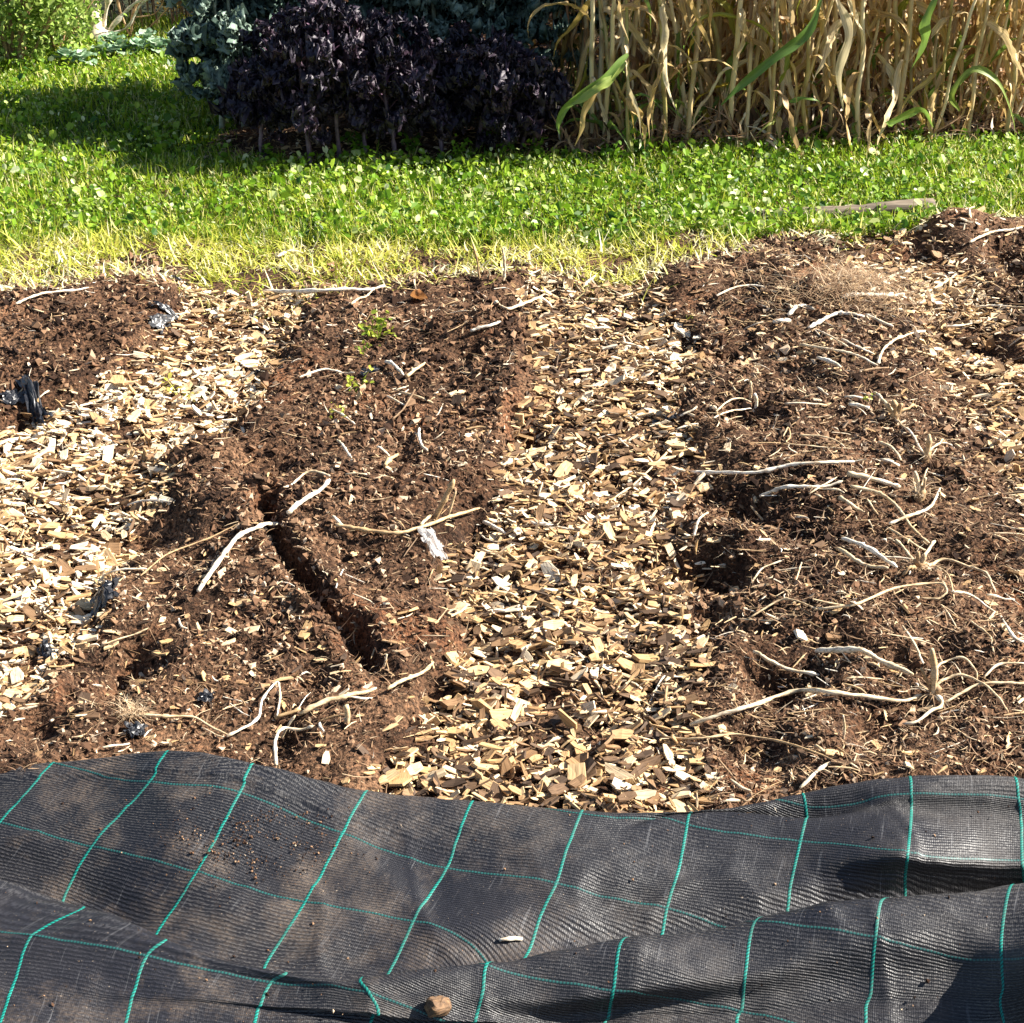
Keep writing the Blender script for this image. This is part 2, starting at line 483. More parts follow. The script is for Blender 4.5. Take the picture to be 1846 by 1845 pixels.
def path_id(x, y):
    r = np.zeros(len(x), int)
    for i, (A, B) in enumerate(((MP_L, MP_R), (LP_L, LP_R), (RP_L, RP_R))):
        a = line_x(A, y); b_ = line_x(B, y)
        r[(x > a - .08) & (x < b_ + .08)] = i + 1
    return r

def make_chip_field():
    x, y = sample_area(80000, 1.7, 4.95, .9)
    pn = pathness(x, y)
    sc = .04 * sstep(.0, .55, fbm(x + 2, y, .22, 3)) + .012
    # beds carry few chips; their near left corner and the back right carry more
    u_, v_ = project(x, y, 0 * x)
    sc = sc + .16 * np.exp(-(((u_ - 450) / 260) ** 2 + ((v_ - 1230) / 110) ** 2)) + .35 * np.exp(-(((u_ - 1650) / 220) ** 2 + ((v_ - 510) / 70) ** 2)) + .12 * np.exp(-(((u_ - 150) / 200) ** 2 + ((v_ - 1330) / 40) ** 2)) + .2 * np.exp(-(((u_ - 840) / 60) ** 2 + ((v_ - 800) / 60) ** 2))
    sc = sc + .16 * (u_ > 1250) * (v_ < 700) + .035 * (u_ > 1200)
    dark = sstep(.15, .55, fbm(x - 3, y + 1, .17, 2))         # soil showing through the chips here and there
    pr = np.where(pn > .6, 1 - .55 * dark, pn ** 1.4 * .8 * (1 - .3 * dark) + sc * (1 - pn))
    keep = (RNG.random(len(x)) < pr) & (y > fabric_edge(x) - .03) & (y < yellow_y(x) + .03) & (np.abs(x) < .36 * y + .75)
    return x[keep], y[keep], pn[keep]
cx_, cy_, cp = make_chip_field()
n = len(cx_)
csz = np.clip(RNG.lognormal(math.log(.0105), .46, n), .003, .027)          # half length
csz = csz * np.where(cp > .4, 1, .85)
ck = RNG.integers(0, 14, n)
cyaw = np.where(RNG.random(n) < .45, RNG.normal(.1, .45, n), RNG.uniform(0, 6.3, n))
ctl = np.where(RNG.random(n) < .2, .8, .3)
cM = rotm(cyaw, RNG.normal(0, 1, n) * ctl, RNG.normal(0, 1, n) * ctl)
layer = RNG.random(n) ** 1.3 * .017 * sstep(.2, .9, cp)
cz = G(cx_, cy_, False) + layer + .003
pid = path_id(cx_, cy_)
warm = np.where(pid == 2, .12, 0) + np.where(pid == 3, .03, 0)
ct = np.clip(RNG.beta(1.12, .95, n) * 1.0 + warm - .0 + .20 * fbm(cx_, cy_, .4, 2) + .012 * (layer / .017), .02, 1)
csx = csz[:, None] * np.stack([np.ones(n), RNG.uniform(.7, 1.15, n), RNG.uniform(.6, 1.3, n)], 1)
cM = cM * csx[:, None, :]
u_, v_ = project(cx_, cy_, cz)
vis = (u_ > 15) & (u_ < 1830) & (cy_ > fabric_edge(cx_) + .02) & (layer > .006) | ((u_ > 15) & (u_ < 1830) & (cy_ > fabric_edge(cx_) + .02) & (cp < .2))
score = np.where(vis, csz * (.5 + CHT[0][0][1, 1] * 0 + .5) * px_per_m(cy_), 0)
big = np.argsort(-score)[:300]
isbig = np.zeros(n, bool); isbig[big] = True
cT = np.stack([cx_, cy_, cz], 1)
for nm, sel, lab in (('path_wood_chips', (cp > .35), 'deep layer of pale and brown wood chips filling the paths'),
                     ('bed_wood_chips', (cp <= .35), 'stray wood chips scattered over the brown beds')):
    parts = []
    for k in range(14):
        m = sel & (ck == k) & ~isbig
        if not m.any(): continue
        V, F = scatter(CHT[k][0], CHT[k][1], cM[m], cT[m])
        L = (CHT[k][0][None] * csx[m][:, None, :] + RNG.uniform(0, 3, (m.sum(), 1, 1))).reshape(-1, 3)
        parts.append((V, F, {'tone': np.repeat(ct[m], 12), 'loc': L}))
    V, F, A = join(parts)
    obj(nm, raw_mesh(nm, V, F, m_chip, A), kind='stuff', label=lab, category='wood chips')
# single chips, the 300 that show largest
chip_me = {}
def chip_mesh(k, tq):
    key = (k, tq)
    if key not in chip_me:
        V = CHT[k][0]
        chip_me[key] = raw_mesh('wood_chip', V, CHT[k][1], m_chip, {'tone': np.full(12, tq / 7 * .92 + .06), 'loc': V * .02 + k})
    return chip_me[key]
PN = {0: 'on the brown soil of the bed', 1: 'in the middle path', 2: 'in the left path', 3: 'in the right path'}
chip_lab = {}
for i in big:
    tq = int(round((ct[i] - .06) / .92 * 7)); tq = min(7, max(0, tq))
    o = obj('wood_chip', chip_mesh(int(ck[i]), tq))
    M4 = Matrix([[*cM[i][0], cT[i][0]], [*cM[i][1], cT[i][1]], [*cM[i][2], cT[i][2]], [0, 0, 0, 1]])
    o.matrix_world = M4
    wdt = CHT[int(ck[i])][0][:, 1].max()
    shp = 'slender' if wdt < .28 else ('blocky' if wdt > .6 else 'flat')
    tn = ['dark weathered', 'dark brown', 'brown', 'tan', 'tan', 'pale', 'pale cream', 'bleached whitish'][tq]
    pl = PN[int(pid[i]) if cp[i] > .35 else 0]
    pi_ = int(pid[i]) if cp[i] > .35 else 0
    d_ = cT[i][1] - float(fabric_edge(cT[i][0]))
    nr = ['against the black fabric', 'just off the fabric', 'near the fabric', 'level with trench end', 'level with mid trench', 'level with trench top', 'towards the grass'][min(6, int(d_ / .11))]
    if pi_:
        A_, B_ = ((MP_L, MP_R), (LP_L, LP_R), (RP_L, RP_R))[pi_ - 1]
        fr_ = (cT[i][0] - float(line_x(A_, cT[i][1]))) / max(.05, float(line_x(B_, cT[i][1]) - line_x(A_, cT[i][1])))
        pl = ['left edge of', 'centre of', 'right edge of'][min(2, max(0, int(fr_ * 3)))] + ' ' + ['', 'middle path', 'left path', 'right path'][pi_]
    else: pl = 'on the ' + ('left' if cT[i][0] < -.15 else ('middle' if cT[i][0] < .2 else 'right')) + ' bed soil'
    o['category'] = 'wood chip'
    o['group'] = ['wood chips lying on the beds', 'wood chips in the middle path', 'wood chips in the left path', 'wood chips in the right path'][pi_]
    chip_lab.setdefault(f'{tn} {shp} wood chip, {pl}, {nr}', []).append((-csz[i], random.random(), o))
SZ = ['largest', 'second largest', 'third largest', 'fourth largest', 'fifth largest', 'sixth largest', 'seventh largest', 'eighth largest', 'ninth largest', 'smallest']
for k_, L_ in chip_lab.items():
    L_.sort(key=lambda q: q[:2])
    for j_, q in enumerate(L_):
        q[2]['label'] = k_ if len(L_) == 1 else f'{SZ[min(j_, 9)]} {k_}'

# ------------------------------------------------------------------ ribbons: fibres, blades, grass
def ribbons(x, y, z, length, width, yaw, lean, curl, segs, tip=True, twist=None, side=None):
    """many tapered ribbons rising from a base; lean 0 = upright, 1.5 = lying; curl adds to lean along the length"""
    n = len(x)
    V = np.zeros((n, 2 * segs + 1, 3))
    px, py, pz = x.copy(), y.copy(), z.copy()
    ang = lean.copy()
    sx, sy = -np.sin(yaw), np.cos(yaw)
    if twist is not None:
        sx, sy = -np.sin(yaw + twist), np.cos(yaw + twist)
    wy = yaw.copy()
    for s in range(segs + 1):
        f = s / segs
        wf = width * (1 - f ** 1.6) * .5 * (.75 + .25 * min(1, 3 * f + .2))
        if s < segs:
            V[:, 2 * s, 0] = px - sx * wf; V[:, 2 * s, 1] = py - sy * wf; V[:, 2 * s, 2] = pz
            V[:, 2 * s + 1, 0] = px + sx * wf; V[:, 2 * s + 1, 1] = py + sy * wf; V[:, 2 * s + 1, 2] = pz
        else:
            V[:, 2 * s, 0] = px; V[:, 2 * s, 1] = py; V[:, 2 * s, 2] = pz
        st = length / segs
        px = px + np.cos(wy) * np.sin(ang) * st; py = py + np.sin(wy) * np.sin(ang) * st; pz = pz + np.cos(ang) * st
        ang = ang + curl / segs
        if side is not None: wy = wy + side / segs
    T = []
    for s in range(segs - 1):
        a = 2 * s
        T += [(a, a + 1, a + 3), (a, a + 3, a + 2)]
    a = 2 * (segs - 1); T.append((a, a + 1, a + 2))
    T = np.array(T); nv = 2 * segs + 1
    F = (T[None] + (np.arange(n) * nv)[:, None, None]).reshape(-1, 3)
    return V.reshape(-1, 3), F, nv

# fine pale fibres and rootlets on the beds
x, y = sample_area(76000, 1.8, 4.8, 1.2)
pn = pathness(x, y)
u_, v_ = project(x, y, 0 * x)
den = .45 + .5 * (u_ > 1250) + .9 * np.exp(-(((u_ - 1530) / 170) ** 2 + ((v_ - 525) / 60) ** 2)) + .6 * np.exp(-(((u_ - 250) / 120) ** 2 + ((v_ - 1290) / 40) ** 2))
keep = (RNG.random(len(x)) < den * (1 - .8 * pn)) & (y > fabric_edge(x) - .02) & (y < yellow_y(x) + .1)
x, y = x[keep], y[keep]; n = len(x)
ln = np.clip(RNG.lognormal(math.log(.014), .6, n), .004, .07)
V, F, nv = ribbons(x, y, G(x, y) + RNG.uniform(.002, .010, n), ln, RNG.uniform(.0009, .0026, n) * np.clip(y / 2.5, .9, 1.6), RNG.uniform(0, 6.3, n), RNG.normal(1.4, .22, n), RNG.normal(.1, .4, n), 3, side=RNG.normal(0, .9, n))
tn = np.clip(RNG.normal(.32, .26, n), 0, 1)
obj('dry_fibres', raw_mesh('dry_fibres', V, F, m_fibre, {'tone': np.repeat(tn, nv)}), kind='stuff', label='fine dry roots and fibres tangled over the brown beds', category='plant fibres')

# lawn
def lawn_ok(x, y):
    return (y > green_y(x) - .04 + .08 * fbm(x, y, .12, 2)) & ~in_back_bed(x + .03 * fbm(x, y, .1, 2), y - .05 + .06 * fbm(x + 5, y, .12, 2))
LOG0, LOG1 = on_z(1340, 396), on_z(1680, 388)
def log_gap(x, y):
    return (x > LOG0[0] + .25) & (x < LOG1[0]) & (np.abs(y - np.interp(x, [LOG0[0], LOG1[0]], [LOG0[1], LOG1[1]])) < .05)
x, y = sample_area(200000, 4.35, 8.6, 1.3, .4)
k = lawn_ok(x, y) & ~((y > 7.6) & (x > -.9)) & (RNG.random(len(x)) > .15 * (fbm(x, y, .1, 2) > .3)) & ~(log_gap(x, y) & (RNG.random(len(x)) < .6))
x, y = x[k], y[k]; n = len(x)
patch = fbm(x, y, .35, 3)
ln = np.clip(RNG.normal(.045, .018, n) * (1 + .5 * patch), .015, .12)
V, F, nv = ribbons(x, y, G(x, y, False) - .004, ln, RNG.uniform(.003, .0075, n) * np.clip(y / 5, .9, 1.5), RNG.uniform(0, 6.3, n), np.abs(RNG.normal(0, .55, n)), RNG.normal(1.1, .6, n), 3, side=RNG.normal(0, .5, n))
tn = np.clip(RNG.normal(.6, .26, n) + .3 * patch, 0, .97); tn[RNG.random(n) < .03] = 1
obj('grass', raw_mesh('grass', V, F, m_grass, {'tone': np.repeat(tn, nv)}), kind='stuff', label='sunlit short green grass of the lawn path', category='grass')

# clover and other small round leaves in the lawn
LV = np.array([(0, 0, 0), (.55, -.5, .14), (1.15, -.42, .08), (1.3, 0, -.06), (1.15, .42, .08), (.55, .5, .14)], float)
LF = np.array([(0, 1, 2), (0, 2, 3), (0, 3, 4), (0, 4, 5)])
def leaflets(x, y, z, size, tilt=.45, yaw=None):
    n = len(x)
    M = rotm(RNG.uniform(0, 6.3, n) if yaw is None else yaw, RNG.normal(0, tilt, n), RNG.normal(0, tilt, n)) * size[:, None, None]
    return scatter(LV, LF, M, np.stack([x, y, z], 1))
x, y = sample_area(74000, 4.4, 7.9, 1.4, .4)
pc = fbm(x + 11, y, .3, 3)
u_, v_ = project(x, y, 0 * x)
k = lawn_ok(x, y) & (RNG.random(len(x)) < .55 + pc * .9 + .35 * (u_ > 500) * (v_ > 290)) & ~(in_back_bed(x, y)) & ~(log_gap(x, y) & (RNG.random(len(x)) < .75))
x, y = x[k], y[k]; pc = pc[k]; n = len(x)
V, F = leaflets(x, y, G(x, y, False) + RNG.uniform(.015, .052, n), np.clip(RNG.lognormal(math.log(.0115), .48, n), .004, .03), .75)
tn = np.clip(RNG.normal(.55, .28, n) + .25 * pc, 0, .95); tn[RNG.random(n) < .025] = 1
obj('clover', raw_mesh('clover', V, F, m_clover, {'tone': np.repeat(tn, 6)}), kind='stuff', label='clover and small broad leaved weeds in the lawn', category='clover')

# yellowed grass that lay under the cover
x, y = sample_area(125000, 3.7, 5.2, 0, .4)
u_, v_ = project(x, y, 0 * x)
edge = yellow_y(x) + .07 * fbm(x, y, .12, 3)
k = (y > edge - .16) & (y < green_y(x) + .10)
bare = (.05 + .75 * sstep(-.16, .25, y - edge)) * (1 - .85 * sstep(.05, .45, fbm(x - 9, y, .13, 3)))
k &= RNG.random(len(x)) < bare
x, y = x[k], y[k]; n = len(x)
V, F, nv = ribbons(x, y, G(x, y) - .001, np.clip(RNG.lognormal(math.log(.042), .5, n), .012, .12), RNG.uniform(.0028, .0085, n), RNG.uniform(0, 6.3, n), np.clip(np.abs(RNG.normal(1.15, .4, n)), 0, 1.6), RNG.normal(.35, .7, n), 4, side=RNG.normal(0, 2.2, n), twist=RNG.normal(0, .6, n))
tn = np.clip(RNG.normal(.5, .3, n) + .4 * fbm(x, y, .1, 2) + .3 * sstep(.1, -.05, y - edge[k]), 0, 1)
u_, v_ = project(x, y, 0 * x); tn = np.clip(tn + .12 * (u_ > 1000) - .12 * (y > green_y(x) - .05), 0, 1)
obj('yellowed_grass', raw_mesh('yellowed_grass', V, F, m_yel, {'tone': np.repeat(tn, nv)}), kind='stuff', label='pale yellow flattened grass between the lawn and the beds', category='grass')

# dry litter on the bare foot of the kale and maize
x = RNG.uniform(BX0 - .1, 3.4, 4500); y = back_y(x) + np.abs(RNG.normal(-.01, .3, 4500))
k = y > back_y(x) - .08
x, y = x[k], y[k]; n = len(x)
kk = RNG.integers(0, 14, n)
parts = []
Mx = rotm(RNG.uniform(0, 6.3, n), RNG.normal(0, .3, n), RNG.normal(0, .3, n)) * np.clip(RNG.lognormal(math.log(.009), .45, n), .004, .028)[:, None, None]
zz = G(x, y, False) + .02 * sstep(0, .3, y - back_y(x)) + .016
for q in range(14):
    m = kk == q
    V, F = scatter(CHT[q][0], CHT[q][1], Mx[m], np.stack([x, y, zz], 1)[m])
    parts.append((V, F, {'tone': np.repeat(np.clip(RNG.normal(.36, .25, m.sum()), .03, 1), 12), 'loc': V * 1.0}))
V, F, A = join(parts)
obj('bed_litter', raw_mesh('bed_litter', V, F, m_chip, A), kind='stuff', label='dry chips and litter along the foot of kale and maize', category='litter')

# ------------------------------------------------------------------ tubes for stems
def tube_geo(pts, rad, sides=7, wob=0.0, seed=0, caps=True):
    pts = np.asarray(pts, float); rad = np.asarray(rad, float)
    n = len(pts)
    tan = np.gradient(pts, axis=0); tan /= np.linalg.norm(tan, axis=1)[:, None] + 1e-9
    up = np.array([0, 0, 1.0]) if abs(tan[0][2]) < .9 else np.array([0, 1.0, 0])
    a = np.linspace(0, 2 * math.pi, sides, endpoint=False)
    V = []
    r = np.random.default_rng(seed)
    s1 = np.cross(tan[0], up); s1 /= np.linalg.norm(s1)
    for i in range(n):
        s1 = s1 - tan[i] * (s1 @ tan[i]); s1 /= np.linalg.norm(s1) + 1e-9
        s2 = np.cross(tan[i], s1)
        rr = rad[i] * (1 + wob * r.normal(0, 1, sides))
        V.append(pts[i] + rr[:, None] * (np.cos(a)[:, None] * s1 + np.sin(a)[:, None] * s2))
    V = np.concatenate(V)
    idx = np.arange(n * sides).reshape(n, sides)
    F = np.stack([idx[:-1], np.roll(idx, -1, 1)[:-1], np.roll(idx, -1, 1)[1:], idx[1:]], -1).reshape(-1, 4)
    if caps:
        V = np.vstack([V, pts[0] - tan[0] * rad[0] * .3, pts[-1] + tan[-1] * rad[-1] * .3])
        c0, c1 = n * sides, n * sides + 1
        f = []
        for i in range(0, sides):
            j = (i + 1) % sides
            f.append((c0, j, i, i)); f.append((c1, (n - 1) * sides + i, (n - 1) * sides + j, (n - 1) * sides + j))
        # degenerate quads avoided: return triangles separately
        T = np.array([(q[0], q[1], q[2]) for q in f])
        return V, [F, T]
    return V, [F]

def smooth_poly(pts, m):
    pts = np.asarray(pts, float)
    if len(pts) == 2:
        t = np.linspace(0, 1, m)[:, None]
        return pts[0] * (1 - t) + pts[1] * t
    P_ = np.vstack([2 * pts[0] - pts[1], pts, 2 * pts[-1] - pts[-2]])
    out = []
    seg = len(pts) - 1
    for q in np.linspace(0, seg, m):
        i = min(int(q), seg - 1); t = q - i
        a, b, c, d = P_[i], P_[i + 1], P_[i + 2], P_[i + 3]
        out.append(.5 * ((2 * b) + (-a + c) * t + (2 * a - 5 * b + 4 * c - d) * t * t + (-a + 3 * b - 3 * c + d) * t ** 3))
    return np.array(out)

def stem_mesh(name, pts, r0, r1, tone, seed=0, mat=None, sides=7, knots=True, m=None):
    L = np.linalg.norm(np.diff(pts, axis=0), axis=1).sum()
    m = m or int(np.clip(L / .008, 5, 34))
    q = smooth_poly(pts, m)
    r = np.random.default_rng(seed)
    f = np.linspace(0, 1, m)
    rad = (r0 * (1 - f) + r1 * f) * (1 + .10 * r.normal(0, 1, m))
    if knots:
        for _ in range(max(1, int(L / .045))):
            rad[r.integers(0, m)] *= 1.35
        if m > 6: rad[-1] *= .55; rad[0] *= .85
    q = q + r.normal(0, 1, q.shape) * (r0 * .10)
    V, F = tube_geo(q, rad, sides, .08, seed)
    s = np.concatenate([np.repeat(f * L, sides), [0, L]])
    loc = np.column_stack([s + seed, V[:, 1], V[:, 2]])
    tn = np.clip(tone + .08 * r.normal(0, 1, len(V)) * 0 + np.interp(s, np.linspace(0, L, 6), r.normal(0, .07, 6)), 0, 1)
    return raw_mesh(name, V, F, mat or m_stem, {'tone': tn, 'loc': loc}, smooth=True)

# ------------------------------------------------------------------ dry stems, laid where they lie: (pixel polyline, width px, tone, label or None)
ST_L = [
 ([(358,1075),(403,1015),(433,980),(474,960),(504,953)], 11, .97, 'long thick bleached stem lying across the mound left of the trench'),
 ([(519,938),(558,909),(596,877)], 11, .97, 'short thick bleached stem just above the upper end of the trench'),
 ([(595,869),(561,862),(535,875),(512,889)], 6, .8, 'hooked pale stem above the upper end of the trench'),
 ([(232,919),(309,912)], 7, .95, None), ([(255,1050),(302,1013),(380,980),(430,951),(474,955)], 3.5, .5, 'long thin brown stem curving over the mound into the left path'),
 ([(188,1171),(269,1141)], 4, .75, None), ([(185,1047),(265,1033)], 5, .85, None), ([(541,691),(585,677),(620,679),(640,682)], 5, .95, None),
 ([(608,802),(634,835)], 6, .9, None), ([(758,956),(778,936)], 8, .7, None),
 ([(607,960),(660,970),(721,973),(802,943),(865,929)], 9, .62, 'long curved tan stem beside the crumpled clear plastic'),
 ([(600,939),(620,956)], 6, .97, None), ([(681,812),(704,832)], 6, .85, None), ([(694,850),(718,828)], 9, .62, None), ([(756,783),(756,808),(771,822)], 7, .95, None),
 ([(623,862),(662,862)], 4, .85, None), ([(696,660),(728,684)], 8, .97, None), ([(733,687),(766,662)], 9, .7, None), ([(714,711),(741,701)], 4, .9, None),
 ([(721,713),(781,733)], 6, .68, None), ([(697,721),(731,738)], 5, .9, None), ([(748,711),(734,741),(707,765)], 5, .22, 'thin dark olive bent stem on the middle bed'),
 ([(600,744),(640,771)], 5, .9, None), ([(872,949),(912,971)], 10, .97, None), ([(956,951),(1000,958),(1037,963)], 8, .97, 'straight white stem lying on the chips right of the clear plastic'),
 ([(865,970),(886,986),(923,980)], 4, .85, None), ([(1220,802),(1191,839),(1138,889),(1077,923)], 5, .68, 'long thin tan stem slanting across the right side of the middle path'),
 ([(1040,849),(1047,879)], 5, .9, None), ([(699,1256),(740,1235),(782,1207)], 9, .66, 'tan straw stem slanting at the lower end of the trench'),
 ([(1226,758),(1256,741)], 5, .9, None), ([(1290,748),(1323,729),(1354,731)], 4, .85, None), ([(1286,761),(1354,743)], 4, .9, None),
 ([(1246,859),(1364,865),(1431,850),(1538,839)], 8, .95, 'longest bleached stem lying nearly straight across the right bed'),
 ([(1370,907),(1414,892),(1475,887),(1518,879)], 8, .95, 'bright white stem just below the longest bleached stem'),
 ([(1458,897),(1485,882),(1508,867)], 4, .8, None), ([(1527,862),(1579,877),(1622,886)], 12, .85, 'thickest pale stem end on the right bed, below the longest bleached stem'),
 ([(1532,886),(1582,902),(1612,923),(1639,956),(1676,991)], 8, .72, 'long tan stem bending down to the second stump on the right bed'),
 ([(1512,907),(1557,933)], 10, .75, None), ([(1562,909),(1582,936)], 5, .7, None), ([(1602,953),(1673,931),(1693,889)], 7, .88, 'sharply bent pale stem on the right bed'),
 ([(1518,980),(1569,1007),(1616,1032)], 11, .92, 'thick straight pale stem pointing at the middle stump, the upper of two'),
 ([(1508,1003),(1542,1023),(1599,1038)], 10, .75, 'thick tan stem pointing at the middle stump, the lower of two'),
 ([(1599,960),(1639,986),(1673,1003)], 7, .7, None), ([(1614,983),(1648,1020)], 8, .75, None),
 ([(1475,1106),(1542,1101),(1612,1074),(1693,1065),(1706,1080),(1690,1090),(1659,1085)], 6, .7, 'long brown stem with a coiled end on the right bed'),
 ([(1350,1121),(1407,1094),(1440,1098),(1475,1107)], 5, .68, None), ([(1713,1075),(1750,1082),(1797,1114)], 6, .85, None), ([(1801,1121),(1821,1161),(1844,1168)], 8, .9, None),
 ([(1696,1097),(1723,1138)], 4, .8, None), ([(1777,1082),(1827,1090)], 6, .95, None), ([(1747,1127),(1784,1158),(1790,1185)], 5, .75, None), ([(1626,1138),(1653,1181),(1663,1205)], 6, .85, None),
 ([(1470,1183),(1549,1188),(1582,1205),(1645,1225)], 13, .86, 'thickest pale stem near the fabric, pointing at the nearest stump'),
 ([(1357,1188),(1387,1205),(1475,1230)], 9, .85, 'thick pale stem lying over the dark hollow of the right bed'),
 ([(1354,1057),(1374,1033),(1414,1015)], 4, .8, None), ([(1444,1023),(1434,1054)], 4, .75, None), ([(1250,976),(1260,946),(1276,933)], 6, .85, None),
 ([(1441,793),(1495,802),(1535,815)], 4, .7, None), ([(1411,796),(1420,782),(1424,800),(1416,810),(1481,812),(1538,818)], 3.5, .65, 'thin tan stem with a looped end on the right bed'),
 ([(1582,805),(1612,818),(1623,839)], 7, .75, None), ([(1587,837),(1619,847)], 8, .95, None), ([(1530,738),(1565,743)], 9, .97, None), ([(1522,723),(1572,728)], 7, .9, None),
 ([(1414,734),(1488,736)], 4, .85, None), ([(1473,652),(1515,669)], 9, .97, None), ([(1441,629),(1535,650),(1582,666)], 6, .85, None), ([(1517,617),(1545,634),(1575,644)], 5, .92, None),
 ([(1468,600),(1505,624),(1528,632)], 5, .85, None), ([(1582,664),(1589,644),(1616,620),(1646,607)], 6, .8, 'bent tan stem rising towards the grass on the far right bed'),
 ([(1554,676),(1602,669)], 5, .3, None), ([(1473,706),(1491,719)], 5, .9, None), ([(1290,541),(1327,528),(1367,524),(1401,534)], 5, .9, 'thin white curved stem beside the heap of pale roots'),
 ([(1518,544),(1570,543),(1629,539)], 10, 1, 'brightest thick white stem on the far right bed'), ([(1656,544),(1696,524),(1723,501)], 7, .75, None), ([(1747,444),(1791,428),(1841,417)], 6, .85, 'thin pale stem on the dark mound at the right edge'),
 ([(1394,588),(1424,586)], 10, 1, None), ([(1421,575),(1441,558),(1468,565)], 9, .97, None), ([(1458,598),(1508,578),(1559,578)], 9, 1, None), ([(1559,576),(1609,596)], 7, .97, None),
 ([(1690,601),(1723,598),(1767,585)], 5, .9, None), ([(1737,565),(1844,560)], 5, .85, None),
 ([(477,534),(538,538),(620,533),(660,531),(694,523)], 8, .95, 'long straight white stem along the edge of the yellow grass'), ([(634,558),(674,531)], 5, .75, None),
 ([(892,551),(912,568),(946,561),(976,548),(996,561)], 7, .85, 'wavy pale stem on the soil below the yellow grass'), ([(849,605),(902,588)], 8, .97, None), ([(1050,528),(1077,501)], 6, .9, None), ([(1188,578),(1220,564)], 6, .97, None),
 ([(232,433),(269,454),(319,465)], 4, .35, 'thin brown twig in the yellow grass at left'), ([(500,470),(524,460),(548,464)], 8, .95, None),
 ([(246,1300),(296,1307),(353,1305),(413,1336)], 7, .66, 'pulled tan stem with roots near the fabric at left'),
 ([(410,1340),(466,1313),(474,1275),(501,1239),(506,1264),(501,1302)], 6, .97, 'zigzag white stem near the fabric at left'), ([(364,1321),(406,1338)], 3, .8, None),
 ([(540,1300),(584,1281),(622,1273),(633,1264),(679,1252)], 12, .7, 'thick knobbly tan stem near the lower end of the trench'), ([(497,1305),(542,1287)], 9, .5, None),
 ([(499,1391),(497,1362),(508,1332),(538,1328),(565,1321)], 8, .88, 'bent pale stem reaching down to the fabric edge'), ([(186,1357),(235,1349)], 5, .9, None), ([(95,1302),(133,1300),(171,1287)], 3, .35, None),
 ([(1243,1317),(1298,1302),(1347,1290),(1411,1275),(1468,1260),(1525,1264),(1620,1273),(1660,1264)], 10, .84, 'very long thick pale stem running from the chips to the nearest stump'),
 ([(1146,1264),(1169,1313),(1203,1343),(1252,1347),(1324,1338),(1411,1351),(1487,1374),(1554,1408)], 5, .6, 'long thin curved stem reaching down to the fabric at right'),
 ([(1163,1294),(1188,1245),(1199,1232),(1235,1228)], 5, .97, 'thin white curved stem on the chips at the right of the middle path'),
 ([(1442,1429),(1476,1398),(1499,1381)], 9, .88, 'short forked pale stem at the fabric edge on the right bed'), ([(1478,1396),(1510,1405)], 4, .8, None),
 ([(1525,1230),(1593,1232)], 4, .8, None), ([(1703,1275),(1760,1249),(1821,1245),(1850,1240)], 7, .75, None), ([(1772,1230),(1798,1207),(1850,1203)], 6, .85, None),
 ([(1190,1335),(1215,1340)], 6, .97, None), ([(1300,1330),(1360,1336)], 5, .5, None), ([(100,462),(112,480)], 10, .95, None), ([(30,555),(80,540),(160,525)], 5, .92, None),
 ([(1650,640),(1700,655)], 5, .6, None), ([(1380,585),(1340,600)], 4, .85, None), ([(1060,545),(1110,552)], 5, .9, None), ([(330,530),(390,548),(420,560)], 4, .6, None),
]
stem_info = []
def bed_name(px_, py_):
    x, y = on_z(px_, py_, .03); x = np.array([x]); y = np.array([y])
    if y[0] > yellow_y(x)[0]: return 'in the yellowed grass'
    i = int(path_id(x, y)[0])
    if pathness(x, y)[0] > .4: return PN[i]
    return 'on the right bed' if px_ > 1180 else ('on the middle bed' if px_ > 280 or py_ > 1150 else 'on the far left bed')

def lay_stem(pp, wpx, tone, lab, k):
    pp = np.array(pp, float)
    wpx = wpx * .76
    m = max(4, int(np.linalg.norm(np.diff(pp, axis=0), axis=1).sum() / 14))
    q1 = smooth_poly(pp, m)
    tt_ = np.linspace(0, len(pp) - 1, m)
    q0 = np.column_stack([np.interp(tt_, range(len(pp)), pp[:, 0]), np.interp(tt_, range(len(pp)), pp[:, 1])])
    q = .6 * q0 + .4 * q1
    x, y, z = P(q[:, 0], q[:, 1])
    # plan shape from the smoothed line, so that rough ground does not kink it
    z0 = z.copy()
    for _ in range(10):
        z[1:-1] = .5 * z[1:-1] + .25 * (z[:-2] + z[2:])
        z = np.maximum(z, z0 - .003)
    x, y = on_z(q[:, 0], q[:, 1], z)
    r = wpx * .5 / px_per_m(y.mean())
    # a stiff stem bridges the hollows: smooth the ground line upward
    zs = z.copy()
    for _ in range(12):
        zs[1:-1] = np.maximum(zs[1:-1], .5 * (zs[:-2] + zs[2:]) - .001)
    L = np.hypot(np.diff(x), np.diff(y)).sum()
    f = np.linspace(0, 1, len(x))
    lift = (.010 if L > .12 else .004) * np.abs(np.sin(f * 3.1 + random.uniform(0, 1)))
    pts = np.column_stack([x, y, zs + r * .9 + .006 + lift])
    me = stem_mesh('dry_stem', pts - pts[0], r * 1.05, r * .8, tone, k)
    o = obj('dry_stem', me)
    o.location = pts[0]
    o['category'] = 'dry stem'
    o['group'] = 'dry stems scattered over the beds'
    if lab: o['label'] = lab
    else: stem_info.append((o, wpx, tone, pp, L))
    return o
for k, (pp, wpx, tone, lab) in enumerate(ST_L): lay_stem(pp, wpx, tone, lab, k)

